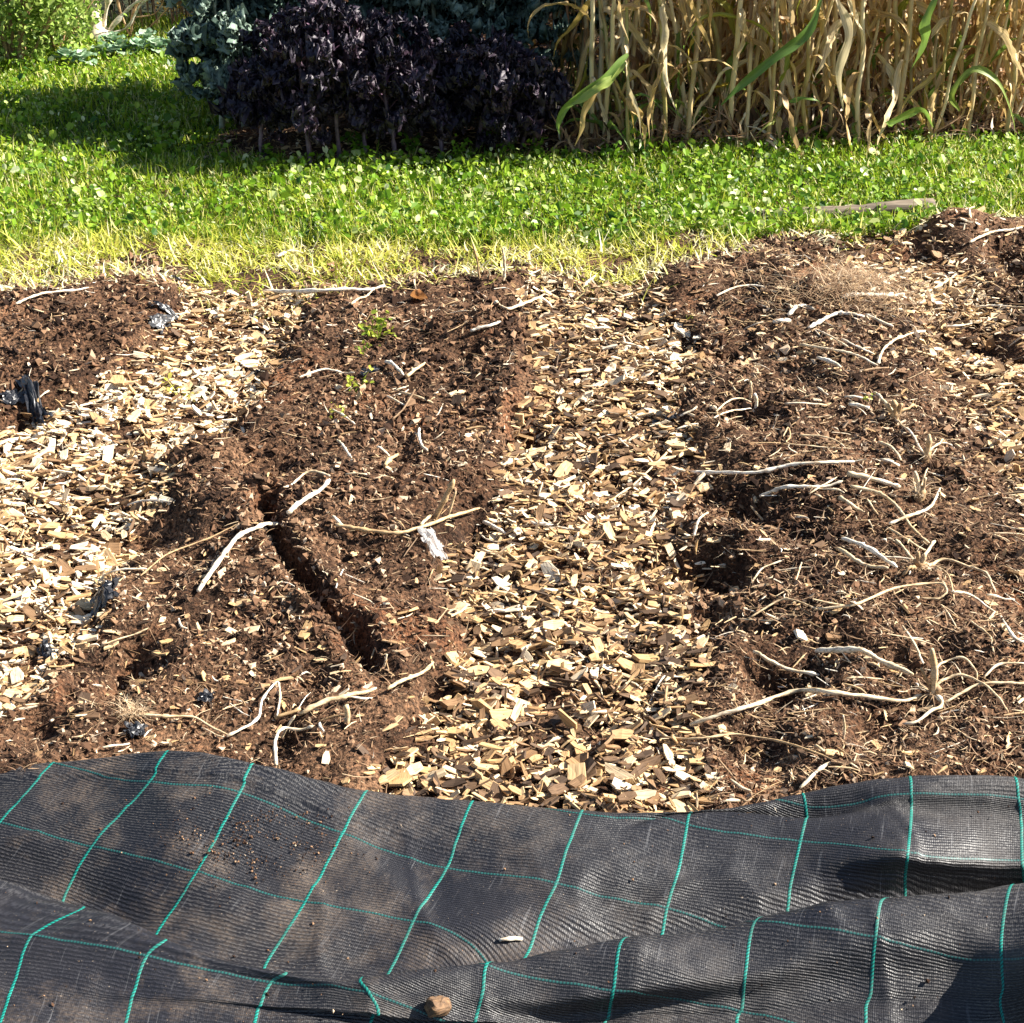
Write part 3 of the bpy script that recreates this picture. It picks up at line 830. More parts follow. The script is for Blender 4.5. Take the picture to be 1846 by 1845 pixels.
ORD = ['nearest', 'second nearest', 'third nearest', 'fourth nearest', 'fifth nearest', 'sixth nearest', 'seventh nearest', 'eighth nearest', 'ninth nearest', 'tenth nearest', 'eleventh nearest', 'twelfth nearest']
by = {}
for o, wpx, tone, pp, L in stem_info:
    th = 'thin' if wpx < 5.5 else ('thick' if wpx > 8 else 'slim')
    tn = 'white' if tone > .93 else ('pale' if tone > .78 else ('tan' if tone > .55 else 'brown'))
    sh = 'bent' if len(pp) > 2 else 'straight'
    pl = bed_name(*pp[len(pp) // 2])
    by.setdefault(f'{th} {tn} {sh} dry stem {pl}', []).append((-pp[:, 1].mean(), id(o), o))
for k, L in by.items():
    L.sort(key=lambda q: q[0])
    for i, q in enumerate(L):
        q[2]['label'] = k if len(L) == 1 else f'{k}, {ORD[min(i, 11)]} to the fabric'

# random small straws: stuff
x, y = sample_area(8000, 2.0, 4.7, .8)
u_, v_ = project(x, y, 0 * x)
k = (RNG.random(len(x)) < .22 + .55 * (u_ > 1280) + .25 * (v_ < 640)) & (y > fabric_edge(x) + .03) & (y < yellow_y(x) + .05)
x, y = x[k], y[k]; n = len(x)
TVs = []; 
a = np.linspace(0, 2 * math.pi, 5, endpoint=False)
for f, r in ((-1, .6), (-.3, 1), (.4, 1), (1, .5)):
    TVs.append(np.column_stack([np.full(5, f), r * np.cos(a), r * np.sin(a)]))
TVs = np.vstack(TVs); TVs[5:15, 1] += [1.5] * 5 + [2.2] * 5
idx = np.arange(20).reshape(4, 5)
TFs = np.stack([idx[:-1], np.roll(idx, -1, 1)[:-1], np.roll(idx, -1, 1)[1:], idx[1:]], -1).reshape(-1, 4)
ln = np.clip(RNG.lognormal(math.log(.013), .6, n), .005, .05); rd = np.clip(RNG.lognormal(math.log(.0012), .4, n), .0006, .003)
sc3 = np.stack([ln, rd, rd], 1)
M = rotm(np.where(RNG.random(n) < .5, RNG.normal(-.2, .6, n), RNG.uniform(0, 6.3, n)), RNG.normal(0, .22, n), RNG.uniform(0, 6.3, n)) * sc3[:, None, :]
V, F = scatter(TVs, TFs, M, np.stack([x, y, G(x, y) + .006], 1))
obj('straw_litter', raw_mesh('straw_litter', V, F, m_stem, {'tone': np.repeat(np.clip(RNG.normal(.62, .25, n), .1, 1), 20), 'loc': V}, smooth=True), kind='stuff', label='short broken straws strewn over the beds', category='straw')

# ------------------------------------------------------------------ stumps: cut plants still standing in the bed
def stump(px_, py_, arms, lab, k, uprights=()):
    x, y, z = P(px_, py_); B = np.array([x[0], y[0], z[0]])
    o = empty('plant_stump', tuple(B), label=lab, category='plant stump', group='cut plant stumps in the right bed')
    # root crown
    r0 = .011
    pts = np.array([(0, 0, -.02), (.002, 0, 0), (.004, .002, .018), (.003, .004, .03)])
    obj('root_crown', stem_mesh('root_crown', pts, r0, r0 * .7, .4, k, m=7, sides=9), o)
    for i, (tx, ty, wpx, tone) in enumerate(uprights):      # upright cut stalk whose top shows at (tx, ty)
        a, b_, c_ = ray(tx, ty); t = B[1] / b_
        top = np.array([a * t, B[1], CAM_H + c_ * t]) - B
        r = wpx * .5 / px_per_m(B[1])
        pts = np.array([(0, 0, 0), top * .5 + np.array([.003, 0, 0]), top])
        obj('stalk', stem_mesh('stalk', pts, r * 1.1, r * .9, tone, k * 10 + i), o)
    for i, (pp, wpx, tone) in enumerate(arms):
        pp = np.array([(px_, py_)] + list(pp), float)
        q = smooth_poly(pp, 10)
        xx, yy, zz = P(q[:, 0], q[:, 1])
        r = wpx * .4 / px_per_m(yy.mean())
        f = np.linspace(0, 1, 10)
        pts = np.column_stack([xx, yy, zz + r + .004 + .009 * np.sin(f * 3.0) + np.interp(f, np.linspace(0, 1, 6), np.random.default_rng(k * 9 + i).normal(0, .004, 6))]) - B
        obj('side_branch', stem_mesh('side_branch', pts, r * 1.1, r * .7, tone, k * 20 + i), o)
    # rootlets
    n = 40
    V, F, nv = ribbons(np.zeros(n), np.zeros(n), np.full(n, .012), RNG.uniform(.03, .08, n), RNG.uniform(.001, .002, n), RNG.uniform(0, 6.3, n), RNG.normal(1.2, .2, n), RNG.normal(.5, .3, n), 5, side=RNG.normal(0, 1.2, n))
    obj('rootlets', raw_mesh('rootlets', V, F, m_fibre, {'tone': np.repeat(np.clip(RNG.normal(.6, .2, n), 0, 1), nv)}), o, kind='stuff')
    return o
stump(1681, 1262, [([(1692, 1240), (1738, 1230), (1791, 1268), (1817, 1290)], 7, .7), ([(1692, 1272), (1696, 1285), (1677, 1294), (1654, 1312), (1626, 1314)], 9, .85),
                   ([(1690, 1215), (1734, 1200), (1757, 1218), (1760, 1232)], 5, .75), ([(1660, 1250), (1648, 1230)], 5, .7)],
      'nearest cut stump with a thick upright stalk, close to the fabric', 1, [(1681, 1170, 12, .66), (1660, 1205, 6, .4)])
stump(1650, 1030, [([(1696, 1022), (1764, 1040), (1794, 1077)], 7, .7), ([(1676, 1030), (1706, 1050), (1720, 1087)], 5, .7), ([(1668, 1012), (1685, 983)], 9, .85), ([(1640, 1040), (1625, 1045)], 8, .4)],
      'middle cut stump with several spreading branches on the right bed', 2, [(1655, 995, 8, .35), (1668, 1000, 7, .75)])
stump(1668, 830, [([(1690, 812), (1700, 800)], 5, .7), ([(1655, 815), (1648, 800), (1630, 780), (1614, 765)], 6, .82), ([(1645, 822), (1650, 808)], 4, .6)],
      'cut stump with one thick short stalk right of the looped thin stem', 3, [(1675, 783, 10, .6)])
stump(1656, 903, [([(1662, 880), (1672, 850)], 5, .75), ([(1648, 892), (1640, 866)], 4, .7)],
      'small forked pale stump left of the right path', 4, [(1649, 850, 8, .85), (1668, 862, 5, .7)])
stump(1612, 756, [([(1606, 751), (1589, 734), (1574, 711)], 8, .8), ([(1640, 745), (1655, 735)], 6, .5), ([(1600, 745), (1596, 728)], 6, .6)],
      'farthest cut stump, a fan of short brown stalks', 5, [(1612, 722, 9, .45), (1625, 728, 7, .5), (1600, 730, 7, .55)])

# upright sticks elsewhere
def upright(bx, by_, tx, ty, wpx, tone, lab, k, ymid=None):
    x, y, z = P(bx, by_); B = np.array([x[0], y[0], z[0]])
    a, b_, c_ = ray(tx, ty); t = B[1] / b_
    top = np.array([a * t, B[1], CAM_H + c_ * t]) - B
    r = wpx * .5 / px_per_m(B[1])
    pts = np.array([(0, 0, -.015), top * .5 + np.array([r * .8, 0, 0]), top])
    o = obj('standing_stem', stem_mesh('standing_stem', pts, r, r * .8, tone, 300 + k))
    o.location = B; o['label'] = lab; o['category'] = 'dry stem'; o['group'] = 'dry stems that stand up from the ground'
for k, a in enumerate([(775, 935, 818, 866, 11, .55, 'thick tan stem standing aslant beside the clear plastic'), (800, 935, 822, 885, 6, .7, 'thinner pale stem leaning behind the slanted tan stem'),
                       (622, 1304, 622, 1272, 12, .7, 'stubby tan stem end standing by the knobbly stem'), (1520, 1334, 1520, 1290, 5, .85, 'short straight pale stem standing on the near right bed'),
                       (909, 506, 906, 447, 5, .85, 'pale upright stem in the yellow grass at the middle'), (865, 503, 852, 440, 4, .4, 'thin brown upright stem in the yellow grass'),
                       (690, 1205, 697, 1180, 4, .8, 'tiny pale stem sticking up at the lower trench'), (1352, 720, 1352, 687, 5, .85, 'short pale stem sticking up beside the middle path'),
                       (1362, 735, 1360, 710, 7, .9, 'stubby pale stem sticking up beside the middle path'), (500, 1330, 532, 1290, 5, .8, 'pale slanting stem in the litter by the zigzag stem')]):
    upright(*a, k)

# heap of pale roots at the far right bed
x, y, z = P(1530, 530)
n = 1500
hx = RNG.normal(0, .12, n); hy = RNG.normal(0, .10, n); hz = .045 * np.exp(-(hx ** 2 / .02 + hy ** 2 / .015)) * RNG.uniform(.3, 1, n)
V, F, nv = ribbons(hx, hy, hz + .004, RNG.uniform(.03, .10, n), RNG.uniform(.0012, .0024, n), RNG.uniform(0, 6.3, n), RNG.normal(1.3, .25, n), RNG.normal(.4, .4, n), 5, side=RNG.normal(0, 1.3, n))
o = obj('root_heap', raw_mesh('root_heap', V, F, m_fibre, {'tone': np.repeat(np.clip(RNG.normal(.55, .18, n), 0, 1), nv)}))
o.location = (x[0], y[0], z[0]); o['label'] = 'matted heap of tan rootlets below the lawn edge'; o['category'] = 'root heap'
x, y, z = P(238, 1290)
n = 160
V, F, nv = ribbons(RNG.normal(0, .01, n), RNG.normal(0, .01, n), np.full(n, .006), RNG.uniform(.02, .055, n), RNG.uniform(.0008, .0016, n), RNG.uniform(0, 6.3, n), RNG.normal(1.15, .3, n), RNG.normal(.5, .5, n), 5, side=RNG.normal(0, 1.3, n))
o = obj('root_tuft', raw_mesh('root_tuft', V, F, m_fibre, {'tone': np.repeat(np.clip(RNG.normal(.7, .15, n), 0, 1), nv)}))
o.location = (x[0], y[0], z[0]); o['label'] = 'small tuft of pale roots above the fabric at left'; o['category'] = 'root tuft'

# ------------------------------------------------------------------ plastic scraps
m_scrap, nt, b = new_mat('black_plastic')
p = geo_pos(nt); n1 = noise(nt, 120, 3, p)
nt.links.new(ramp(nt, n1, [(.35, (.012, .013, .017)), (.6, (.03, .031, .036)), (.75, (.11, .10, .09))]), b.inputs['Base Color']); b.inputs['Roughness'].default_value = .35
m_clear, nt, b = new_mat('clear_plastic')
b.inputs['Base Color'].default_value = (.78, .76, .74, 1); b.inputs['Roughness'].default_value = .25; b.inputs['Alpha'].default_value = .5
translucent(m_clear, nt, b, (.7, .68, .66), .35)

def scrap(name, px_, py_, wpx, hpx, rz, mat, lab, cat, seed, crumple=.5):
    r = np.random.default_rng(seed)
    x, y, z = P(px_, py_)
    s = px_per_m(y[0]); W = wpx / s; H = hpx / s / .55
    m = 15
    a = np.linspace(-1, 1, m); A, B = np.meshgrid(a, a)
    R = 1 - .28 * r.random() * np.abs(A) - .35 * np.abs(np.sin(3 * np.arctan2(B, A) + r.uniform(0, 6)))
    X = A * W / 2 * R + r.normal(0, W * .03, A.shape); Yy = B * H / 2 * R + r.normal(0, H * .03, A.shape)
    crumple *= .65 if mat is m_scrap else 1
    Z = crumple * min(W, H) * (np.abs(fbm(A * .5 + seed, B * .5, .35, 3)) * 1.3 + .5 * np.exp(-(A ** 2 + B ** 2) * 1.5) * r.uniform(.6, 1)) + r.normal(0, .0012, A.shape)
    c_, s_ = math.cos(rz), math.sin(rz)
    xx = X * c_ - Yy * s_; yy = X * s_ + Yy * c_
    gz = G((xx + x[0]).ravel(), (yy + y[0]).ravel(), False).reshape(xx.shape)
    V = np.stack([xx, yy, gz - z[0] + Z + .008], -1).reshape(-1, 3)
    idx = np.arange(m * m).reshape(m, m)
    F = np.stack([idx[:-1, :-1], idx[:-1, 1:], idx[1:, 1:], idx[1:, :-1]], -1).reshape(-1, 4)
    o = obj(name, raw_mesh(name, V, F, mat)); o.location = (x[0], y[0], z[0])
    o['label'] = lab; o['category'] = cat
    if mat is m_scrap: o['group'] = 'scraps of black plastic on the beds'
for a in [(62, 728, 40, 95, .5, 'long twisted black plastic scrap at the left edge', 1, .7), (25, 722, 60, 18, .3, 'flat black plastic strip left of the long twisted scrap', 2, .3),
          (188, 1083, 60, 42, .2, 'crumpled black plastic scrap in the left path', 3, .6), (88, 1187, 55, 34, 0, 'crumpled black plastic scrap at the near end of the left path', 4, .55),
          (290, 585, 34, 40, -.4, 'grey black plastic scrap where left path meets grass', 5, .4), (300, 562, 70, 14, 0, 'thin black plastic strip by the yellow grass', 6, .3),
          (465, 681, 50, 20, .2, 'small flat black plastic scrap beside the left path', 7, .4), (665, 677, 45, 16, .1, 'small black plastic scrap on the far middle bed', 8, .5),
          (245, 1325, 60, 26, .1, 'black plastic scrap beside the pulled stem near fabric', 9, .4), (372, 1265, 44, 20, 0, 'small black plastic scrap in a hollow near the zigzag stem', 10, .4),
          (1200, 765, 60, 14, .3, 'thin black plastic shred in the middle path', 11, .3), (1000, 640, 24, 16, 0, 'tiny black plastic shred at the far middle path', 12, .4),
          (325, 510, 40, 8, 0, 'narrow black plastic shred in the yellow grass', 13, .3)]:
    scrap('plastic_scrap', a[0], a[1], a[2], a[3], a[4], m_scrap, a[5], 'plastic scrap', a[6], a[7])
scrap('clear_plastic_scrap', 780, 990, 58, 44, .6, m_clear, 'crumpled clear plastic scrap at the left edge of the middle path', 'plastic scrap', 31, .28)

# ------------------------------------------------------------------ small weeds on the beds, dead leaves
def sprig(px_, py_, size, nleaf, tone, lab, seed, mat=m_yel, name='weed', up=.5):
    r = np.random.default_rng(seed)
    x, y, z = P(px_, py_)
    o = empty(name, (x[0], y[0], z[0]), label=lab, category='weed', group='small weeds growing on the beds')
    s = size / px_per_m(y[0])
    n = max(4, nleaf // 4)
    V, F, nv = ribbons(np.zeros(n), np.zeros(n), np.full(n, .002), r.uniform(.6, 1.1, n) * s, np.full(n, .0022), r.uniform(0, 6.3, n), r.uniform(.3, 1.3, n) * (1.3 - up), r.uniform(.1, .9, n), 4)
    obj('stems', raw_mesh('stems', V, F, mat, {'tone': np.full(len(V), tone)}), o)
    tips = V.reshape(n, nv, 3)
    k = r.integers(0, n, nleaf); f = r.integers(4, nv, nleaf)
    q = tips[k, f] + r.normal(0, s * .10, (nleaf, 3))
    q[:, 2] = np.maximum(q[:, 2], .006)
    V, F = leaflets(q[:, 0], q[:, 1], q[:, 2], r.uniform(.10, .22, nleaf) * s, .6)
    obj('leaves', raw_mesh('leaves', V, F, mat, {'tone': np.repeat(np.clip(r.normal(tone, .12, nleaf), 0, 1), 6)}), o)
sprig(683, 612, 52, 60, .1, 'largest pale green sprig on the far middle bed', 1)
sprig(655, 640, 28, 22, .1, 'small green sprig below the largest pale sprig', 2)
sprig(650, 705, 45, 22, .2, 'loose yellow green weed on the middle bed', 3)
sprig(615, 748, 30, 16, .3, 'small yellow green weed left of the loose weed', 4)
sprig(325, 722, 55, 22, .5, 'thin straggling yellow weed in the left path', 5, up=.2)
sprig(1560, 728, 22, 12, .2, 'tiny green weed beside the farthest stump', 6)
sprig(1240, 330 + 250, 14, 8, .2, 'tiny green seedling at the far middle path', 7)
for k, (a, b_) in enumerate([(740, 285), (650, 300), (830, 292), (905, 288), (960, 285), (885, 270), (1100, 300), (1150, 282), (490, 300), (640, 275), (880, 235), (1420, 268), (1480, 265), (1640, 262)]):
    sprig(a, b_, 44 if k not in (10, 7) else 60, 46, .3 + .2 * (k % 3) / 2, ['leafy green weed at the foot of the kale', 'leafy green weed at the foot of the maize'][a > 980] + f', {["first","second","third","fourth","fifth","sixth","seventh","eighth","ninth"][sorted([q[0] for q in [(740,0),(650,0),(830,0),(905,0),(960,0),(490,0),(640,0),(885,0),(880,0)]] if a<=980 else [1100,1150,1420,1480,1640]).index(a)]} from left', 40 + k, mat=m_clover, name='foot_weed', up=.9)

m_dead, nt, b = new_mat('dead_leaf')
p = geo_pos(nt); n1 = noise(nt, 60, 3, p)
c = ramp(nt, n1, [(.3, (.32, .12, .04)), (.6, (.55, .26, .09)), (.8, (.7, .45, .18))]); nt.links.new(c, b.inputs['Base Color']); b.inputs['Roughness'].default_value = .6
translucent(m_dead, nt, b, c, .3)
def dead_leaf(px_, py_, L, lab, seed, stand=.4, up=0.0):
    r = np.random.default_rng(seed)
    x, y, z = P(px_, py_); s = L / px_per_m(y[0])
    m, k = 9, 5
    A, B = np.meshgrid(np.linspace(0, 1, m), np.linspace(-1, 1, k), indexing='ij')
    wd = .38 * np.sin(math.pi * np.clip(A * .95 + .03, 0, 1)) ** .7
    X = (A - .5) * s; Yy = B * wd * s; Z = .12 * s * np.abs(B) + .12 * s * np.sin(A * 5 + 1) + r.normal(0, .015 * s, A.shape) + .02 * s + up
    V = np.stack([X, Yy, Z], -1).reshape(-1, 3)
    idx = np.arange(m * k).reshape(m, k)
    F = np.stack([idx[:-1, :-1], idx[:-1, 1:], idx[1:, 1:], idx[1:, :-1]], -1).reshape(-1, 4)
    o = obj('dead_leaf', raw_mesh('dead_leaf', V, F, m_dead, smooth=True)); o.location = (x[0], y[0], z[0] + .01)
    o.rotation_euler = (r.uniform(-.3, .3), -stand, r.uniform(0, 6))
    o['label'] = lab; o['category'] = 'dead leaf'
dead_leaf(755, 545, 42, 'curled orange brown leaf standing on the far middle bed', 1, 1.1)
dead_leaf(398, 222, 34, 'orange dead leaf hanging at the left foot of the kale', 2, .3, .04)
dead_leaf(835, 252, 40, 'yellow orange dead leaf on the ground under the kale', 3, .1)
dead_leaf(425, 212, 22, 'yellow dead leaf right of the orange one at the kale', 4, .4, .05)

# ------------------------------------------------------------------ half-buried timber in the lawn
m_log, nt, b = new_mat('weathered_timber')
p = attr(nt, 'loc', 'Vector'); mp = nt.nodes.new('ShaderNodeMapping'); mp.inputs['Scale'].default_value = (6, 90, 90); nt.links.new(p, mp.inputs[0])
g = noise(nt, 1, 4, mp.outputs[0]); nt.links.new(ramp(nt, g, [(.3, (.06, .045, .032)), (.55, (.17, .13, .09)), (.75, (.3, .24, .17))]), b.inputs['Base Color']); b.inputs['Roughness'].default_value = .85; bump(nt, g, .8, .003, b)
m_ = 22
f = np.linspace(0, 1, m_)
lx = LOG0[0] + (LOG1[0] - LOG0[0]) * f; ly = LOG0[1] + (LOG1[1] - LOG0[1]) * f
pts = np.column_stack([lx, ly, .008 + .018 * f + .003 * np.sin(f * 9)])
V, F = tube_geo(pts - pts[0], .020 + .010 * f, 10, .06, 4)
o = obj('timber_edging', raw_mesh('timber_edging', V, F, m_log, {'loc': V}, smooth=True)); o.location = pts[0]
o['label'] = 'weathered grey pole lying half hidden in the lawn at right'; o['category'] = 'timber pole'

# ------------------------------------------------------------------ woven black fabric with green grid threads
m_fab, nt, b = new_mat('woven_fabric')
uv = attr(nt, 'cloth', 'Vector')
sep = nt.nodes.new('ShaderNodeSeparateXYZ'); nt.links.new(uv, sep.inputs[0])
def wave(out, freq):
    return mathn(nt, 'ADD', mathn(nt, 'MULTIPLY', mathn(nt, 'SINE', mathn(nt, 'MULTIPLY', out, freq * 2 * math.pi)), .5), .5)
jit = nt.nodes.new('ShaderNodeVectorMath'); jit.operation = 'MULTIPLY'; jit.inputs[1].default_value = (9, 26, 1); nt.links.new(uv, jit.inputs[0])
nj = noise(nt, 1, 2, jit.outputs[0])
vj = mathn(nt, 'ADD', sep.outputs[1], mathn(nt, 'MULTIPLY', nj, .022))
ribs = wave(vj, 29); warp = wave(sep.outputs[0], 60)
jit2 = nt.nodes.new('ShaderNodeVectorMath'); jit2.operation = 'MULTIPLY'; jit2.inputs[1].default_value = (30, 58, 1); nt.links.new(uv, jit2.inputs[0])
cell = noise(nt, 1.3, 2, jit2.outputs[0])
jit3 = nt.nodes.new('ShaderNodeVectorMath'); jit3.operation = 'MULTIPLY'; jit3.inputs[1].default_value = (30, 1.5, 1); nt.links.new(uv, jit3.inputs[0])
streak = noise(nt, 1, 3, jit3.outputs[0])
h = mathn(nt, 'ADD', mathn(nt, 'MULTIPLY', ribs, .75), mathn(nt, 'MULTIPLY', warp, .10))
h = mathn(nt, 'ADD', h, mathn(nt, 'MULTIPLY', cell, .9))
p = geo_pos(nt)
dust = noise(nt, 5.5, 9, p, .7)
dustf = ramp(nt, dust, [(.49, (0, 0, 0)), (.73, (1, 1, 1))])
fine = noise(nt, 240, 3, p)
dustf2 = mathn(nt, 'MULTIPLY', dustf, ramp(nt, fine, [(.35, (.15, .15, .15)), (.65, (1, 1, 1))]))
dustf2 = mathn(nt, 'MULTIPLY', dustf2, mathn(nt, 'SUBTRACT', 1.15, mathn(nt, 'MULTIPLY', ribs, .6)), True)
sp = nt.nodes.new('ShaderNodeSeparateXYZ'); nt.links.new(p, sp.inputs[0])
left = nt.nodes.new('ShaderNodeMapRange'); left.inputs[1].default_value = .35; left.inputs[2].default_value = -.45; left.inputs[3].default_value = .10; left.inputs[4].default_value = .95; nt.links.new(sp.outputs[0], left.inputs[0])
cellc = ramp(nt, cell, [(.42, (0, 0, 0)), (.58, (1, 1, 1))])
big_ = ramp(nt, noise(nt, 3.2, 3, p), [(.4, (0, 0, 0)), (.6, (1, 1, 1))])  # broad blue-black patches put soft shade into the sheet colour
base = mixc(nt, mathn(nt, 'MULTIPLY', ribs, cellc), (.0035, .004, .007), mixc(nt, big_, (.014, .015, .022), (.066, .063, .062)))
base = mixc(nt, ramp(nt, streak, [(.62, (0, 0, 0)), (.72, (.5, .5, .5))]), base, (.12, .12, .125))
base = mixc(nt, mathn(nt, 'MULTIPLY', dustf2, left.outputs[0]), base, (.23, .165, .115))
film = ramp(nt, noise(nt, 2.2, 3, p), [(.35, (.0, .0, .0)), (.7, (.06, .06, .06))])
base = mixc(nt, film, base, (.2, .17, .15))
flk = ramp(nt, noise(nt, 330, 1, p), [(.74, (0, 0, 0)), (.78, (1, 1, 1))])
base = mixc(nt, mathn(nt, 'MULTIPLY', flk, .5), base, (.4, .32, .24))
nt.links.new(base, b.inputs['Base Color'])
rg = nt.nodes.new('ShaderNodeMapRange'); rg.inputs[3].default_value = .44; rg.inputs[4].default_value = .8; nt.links.new(dustf, rg.inputs[0]); nt.links.new(rg.outputs[0], b.inputs['Roughness'])
b.inputs['Specular IOR Level'].default_value = .5
bump(nt, h, .7, .0015, b)

m_thread, nt, b = new_mat('green_thread')
p = attr(nt, 'loc', 'Vector'); sp = nt.nodes.new('ShaderNodeSeparateXYZ'); nt.links.new(p, sp.inputs[0])
tw = mathn(nt, 'SINE', mathn(nt, 'ADD', mathn(nt, 'MULTIPLY', sp.outputs[0], 1150), mathn(nt, 'MULTIPLY', sp.outputs[1], 2.2)))
c = mixc(nt, mathn(nt, 'ADD', mathn(nt, 'MULTIPLY', tw, .5), .5), (.002, .06, .05), (.006, .25, .20))
c = mixc(nt, mathn(nt, 'MULTIPLY', ramp(nt, noise(nt, 14, 4, geo_pos(nt)), [(.45, (0, 0, 0)), (.7, (1, 1, 1))]), .6), c, (.05, .11, .09))
nt.links.new(c, b.inputs['Base Color']); b.inputs['Roughness'].default_value = .6; b.inputs['Specular IOR Level'].default_value = .3
m_thread2, nt, b = new_mat('woven_in_thread')
p = attr(nt, 'loc', 'Vector'); sp = nt.nodes.new('ShaderNodeSeparateXYZ'); nt.links.new(p, sp.inputs[0])
tw = mathn(nt, 'SINE', mathn(nt, 'MULTIPLY', sp.outputs[0], 1250))
c = mixc(nt, mathn(nt, 'ADD', mathn(nt, 'MULTIPLY', tw, .5), .5), (.008, .025, .027), (.018, .10, .09))
nt.links.new(c, b.inputs['Base Color']); b.inputs['Roughness'].default_value = .45

# control net: per green warp line u, rows of (px, py, z, v)
zc = dict(
 r1=[(-110,1398,.05,1.25),(100,1376,.05,.95),(305,1356,.095,.5),(457,1378,.085,.75),(662,1427,.05,.45),(852,1445,.045,.2),(1050,1463,.04,-.1),(1245,1464,.04,-.25),(1448,1431,.06,-1.2),(1640,1399,.085,-1.25),(1830,1402,.09,-1.2),(2030,1440,.08,-1.2)],
 r2=[None]*7+[(1245,1472,.03,-.15),(1456,1480,.028,-.75),(1643,1430,.08,-1.0),(1836,1440,.075,-1.0),(2040,1475,.07,-1.0)],
 r3=[None]*7+[(1242,1470,.038,-.1),(1453,1474,.055,-.35),(1643,1465,.06,-.6),(1841,1480,.05,-.6),(2043,1510,.05,-.6)],
 r4=[(-130,1425,.035,1.5),(62,1415,.042,1.3),(270,1412,.075,1.0),(433,1433,.07,1.0),(618,1505,.035,1.0),(805,1555,.025,1.0),(1003,1592,.02,1.0),(1225,1560,.022,.42),(1437,1540,.035,.22),(1637,1536,.07,0),(1843,1550,.04,0),(2050,1560,.05,0)],
 r5=[(-180,1450,.02,2.0),(0,1483,.02,2.0),(165,1525,.02,2.0),(355,1572,.02,2.0),(550,1625,.005,2.0),(745,1657,.0,2.0),(975,1648,.0,1.45),(1203,1630,.0,1.0),(1425,1597,.012,.55),(1632,1578,.03,.28),(1845,1575,.02,.14),(2055,1572,.02,.1)],
 r6=[(-290,1540,-.01,2.6),(-85,1574,-.01,2.65),(108,1630,-.02,2.7),(276,1703,-.03,2.7),(475,1750,-.03,2.75),(692,1768,-.03,2.7),(943,1730,-.02,1.8),(1185,1695,-.02,1.3),(1412,1665,-.015,.85),(1628,1632,-.01,.46),(1846,1606,-.01,.26),(2055,1585,-.01,.2)],
 r7=[(-230,1505,.06,2.8),(-40,1565,.06,2.8),(150,1632,.055,2.8),(300,1696,.05,2.88),(515,1747,.045,2.9),(650,1766,.04,2.85),(882,1726,.05,1.95),(1125,1689,.055,1.48),(1362,1655,.06,1.0),(1592,1621,.075,.62),(1822,1595,.09,.33),(2050,1570,.09,.3)],
 r8=[(-370,1600,.06,3.0),(-150,1640,.06,3.0),(57,1682,.057,3.0),(265,1722,.052,3.0),(488,1762,.04,3.0),(664,1790,.037,3.0),(870,1785,.03,2.4),(1106,1776,.035,2.0),(1345,1745,.04,1.5),(1577,1698,.06,1.0),(1807,1685,.085,.78),(2048,1670,.16,.8)],
 r9=[(-420,1720,.05,3.5),(-190,1740,.05,3.5),(22,1765,.045,3.45),(240,1775,.043,3.3),(470,1800,.03,3.25),(682,1825,.02,3.25),(858,1835,.0,2.8),(1098,1820,-.01,2.3),(1339,1808,-.005,1.93),(1571,1780,.015,1.45),(1809,1770,.05,1.25),(2050,1760,.27,1.3)],  # outermost right column humped up out of view to throw shade leftward
 r10=[(-500,1880,.04,4.0),(-250,1870,.04,4.0),(-8,1860,.035,3.9),(216,1860,.032,3.8),(452,1870,.018,3.65),(662,1880,.0,3.6),(846,1900,-.01,3.3),(1090,1890,-.015,2.8),(1333,1890,-.015,2.4),(1570,1880,0,2.05),(1820,1870,.03,1.85),(2070,1870,.26,1.9)])
NU = 12
rows = []
def row3(lst):
    out = []
    for (a, b_, z, v) in lst:
        x, y = on_z(a, b_, z); out.append((x, y, z, v))
    return np.array(out, float)
R1 = row3(zc['r1']); R4 = row3(zc['r4'])
def fillrow(name, f):
    out = np.zeros((NU, 4))
    for i, q in enumerate(zc[name]):
        if q is None: out[i] = R1[i] * (1 - f) + R4[i] * f; out[i, 2] += .006
        else:
            x, y = on_z(q[0], q[1], q[2]); out[i] = (x, y, q[2], q[3])
    return out
r0 = R1.copy(); r0[:, 1] += .035; r0[:, 2] -= .055; r0[:, 3] -= .25
r00 = R1.copy(); r00[:, 1] -= .02; r00[:, 2] -= .075; r00[:, 3] -= .5
rows = [r00, r0, R1, fillrow('r2', .33), fillrow('r3', .66), R4] + [row3(zc[k]) for k in ('r5', 'r6', 'r7', 'r8', 'r9', 'r10')]
last = rows[-1].copy(); last[:, 1] -= .45; last[:, 2] = 0; last[:, 3] += 2.2; rows.append(last)
last = last.copy(); last[:, 1] -= .5; last[:, 3] += 2.5; last[:, 0] += -.2; rows.append(last)
NET = np.array(rows)                      # (rows, cols, 4)
def more(a, b_, zz_):
    c_ = 2 * a - b_; c_[:, 2] = .6 * a[:, 2] + zz_; return c_
L1 = more(NET[:, 0], NET[:, 1], .0); L2 = more(L1, NET[:, 0], .0); R1_ = more(NET[:, -1], NET[:, -2], .0); R2_ = more(R1_, NET[:, -1], .0)
NET = np.concatenate([L2[:, None], L1[:, None], NET, R1_[:, None], R2_[:, None]], 1)
NU = NET.shape[1]
umid = np.arange(NU, dtype=float)
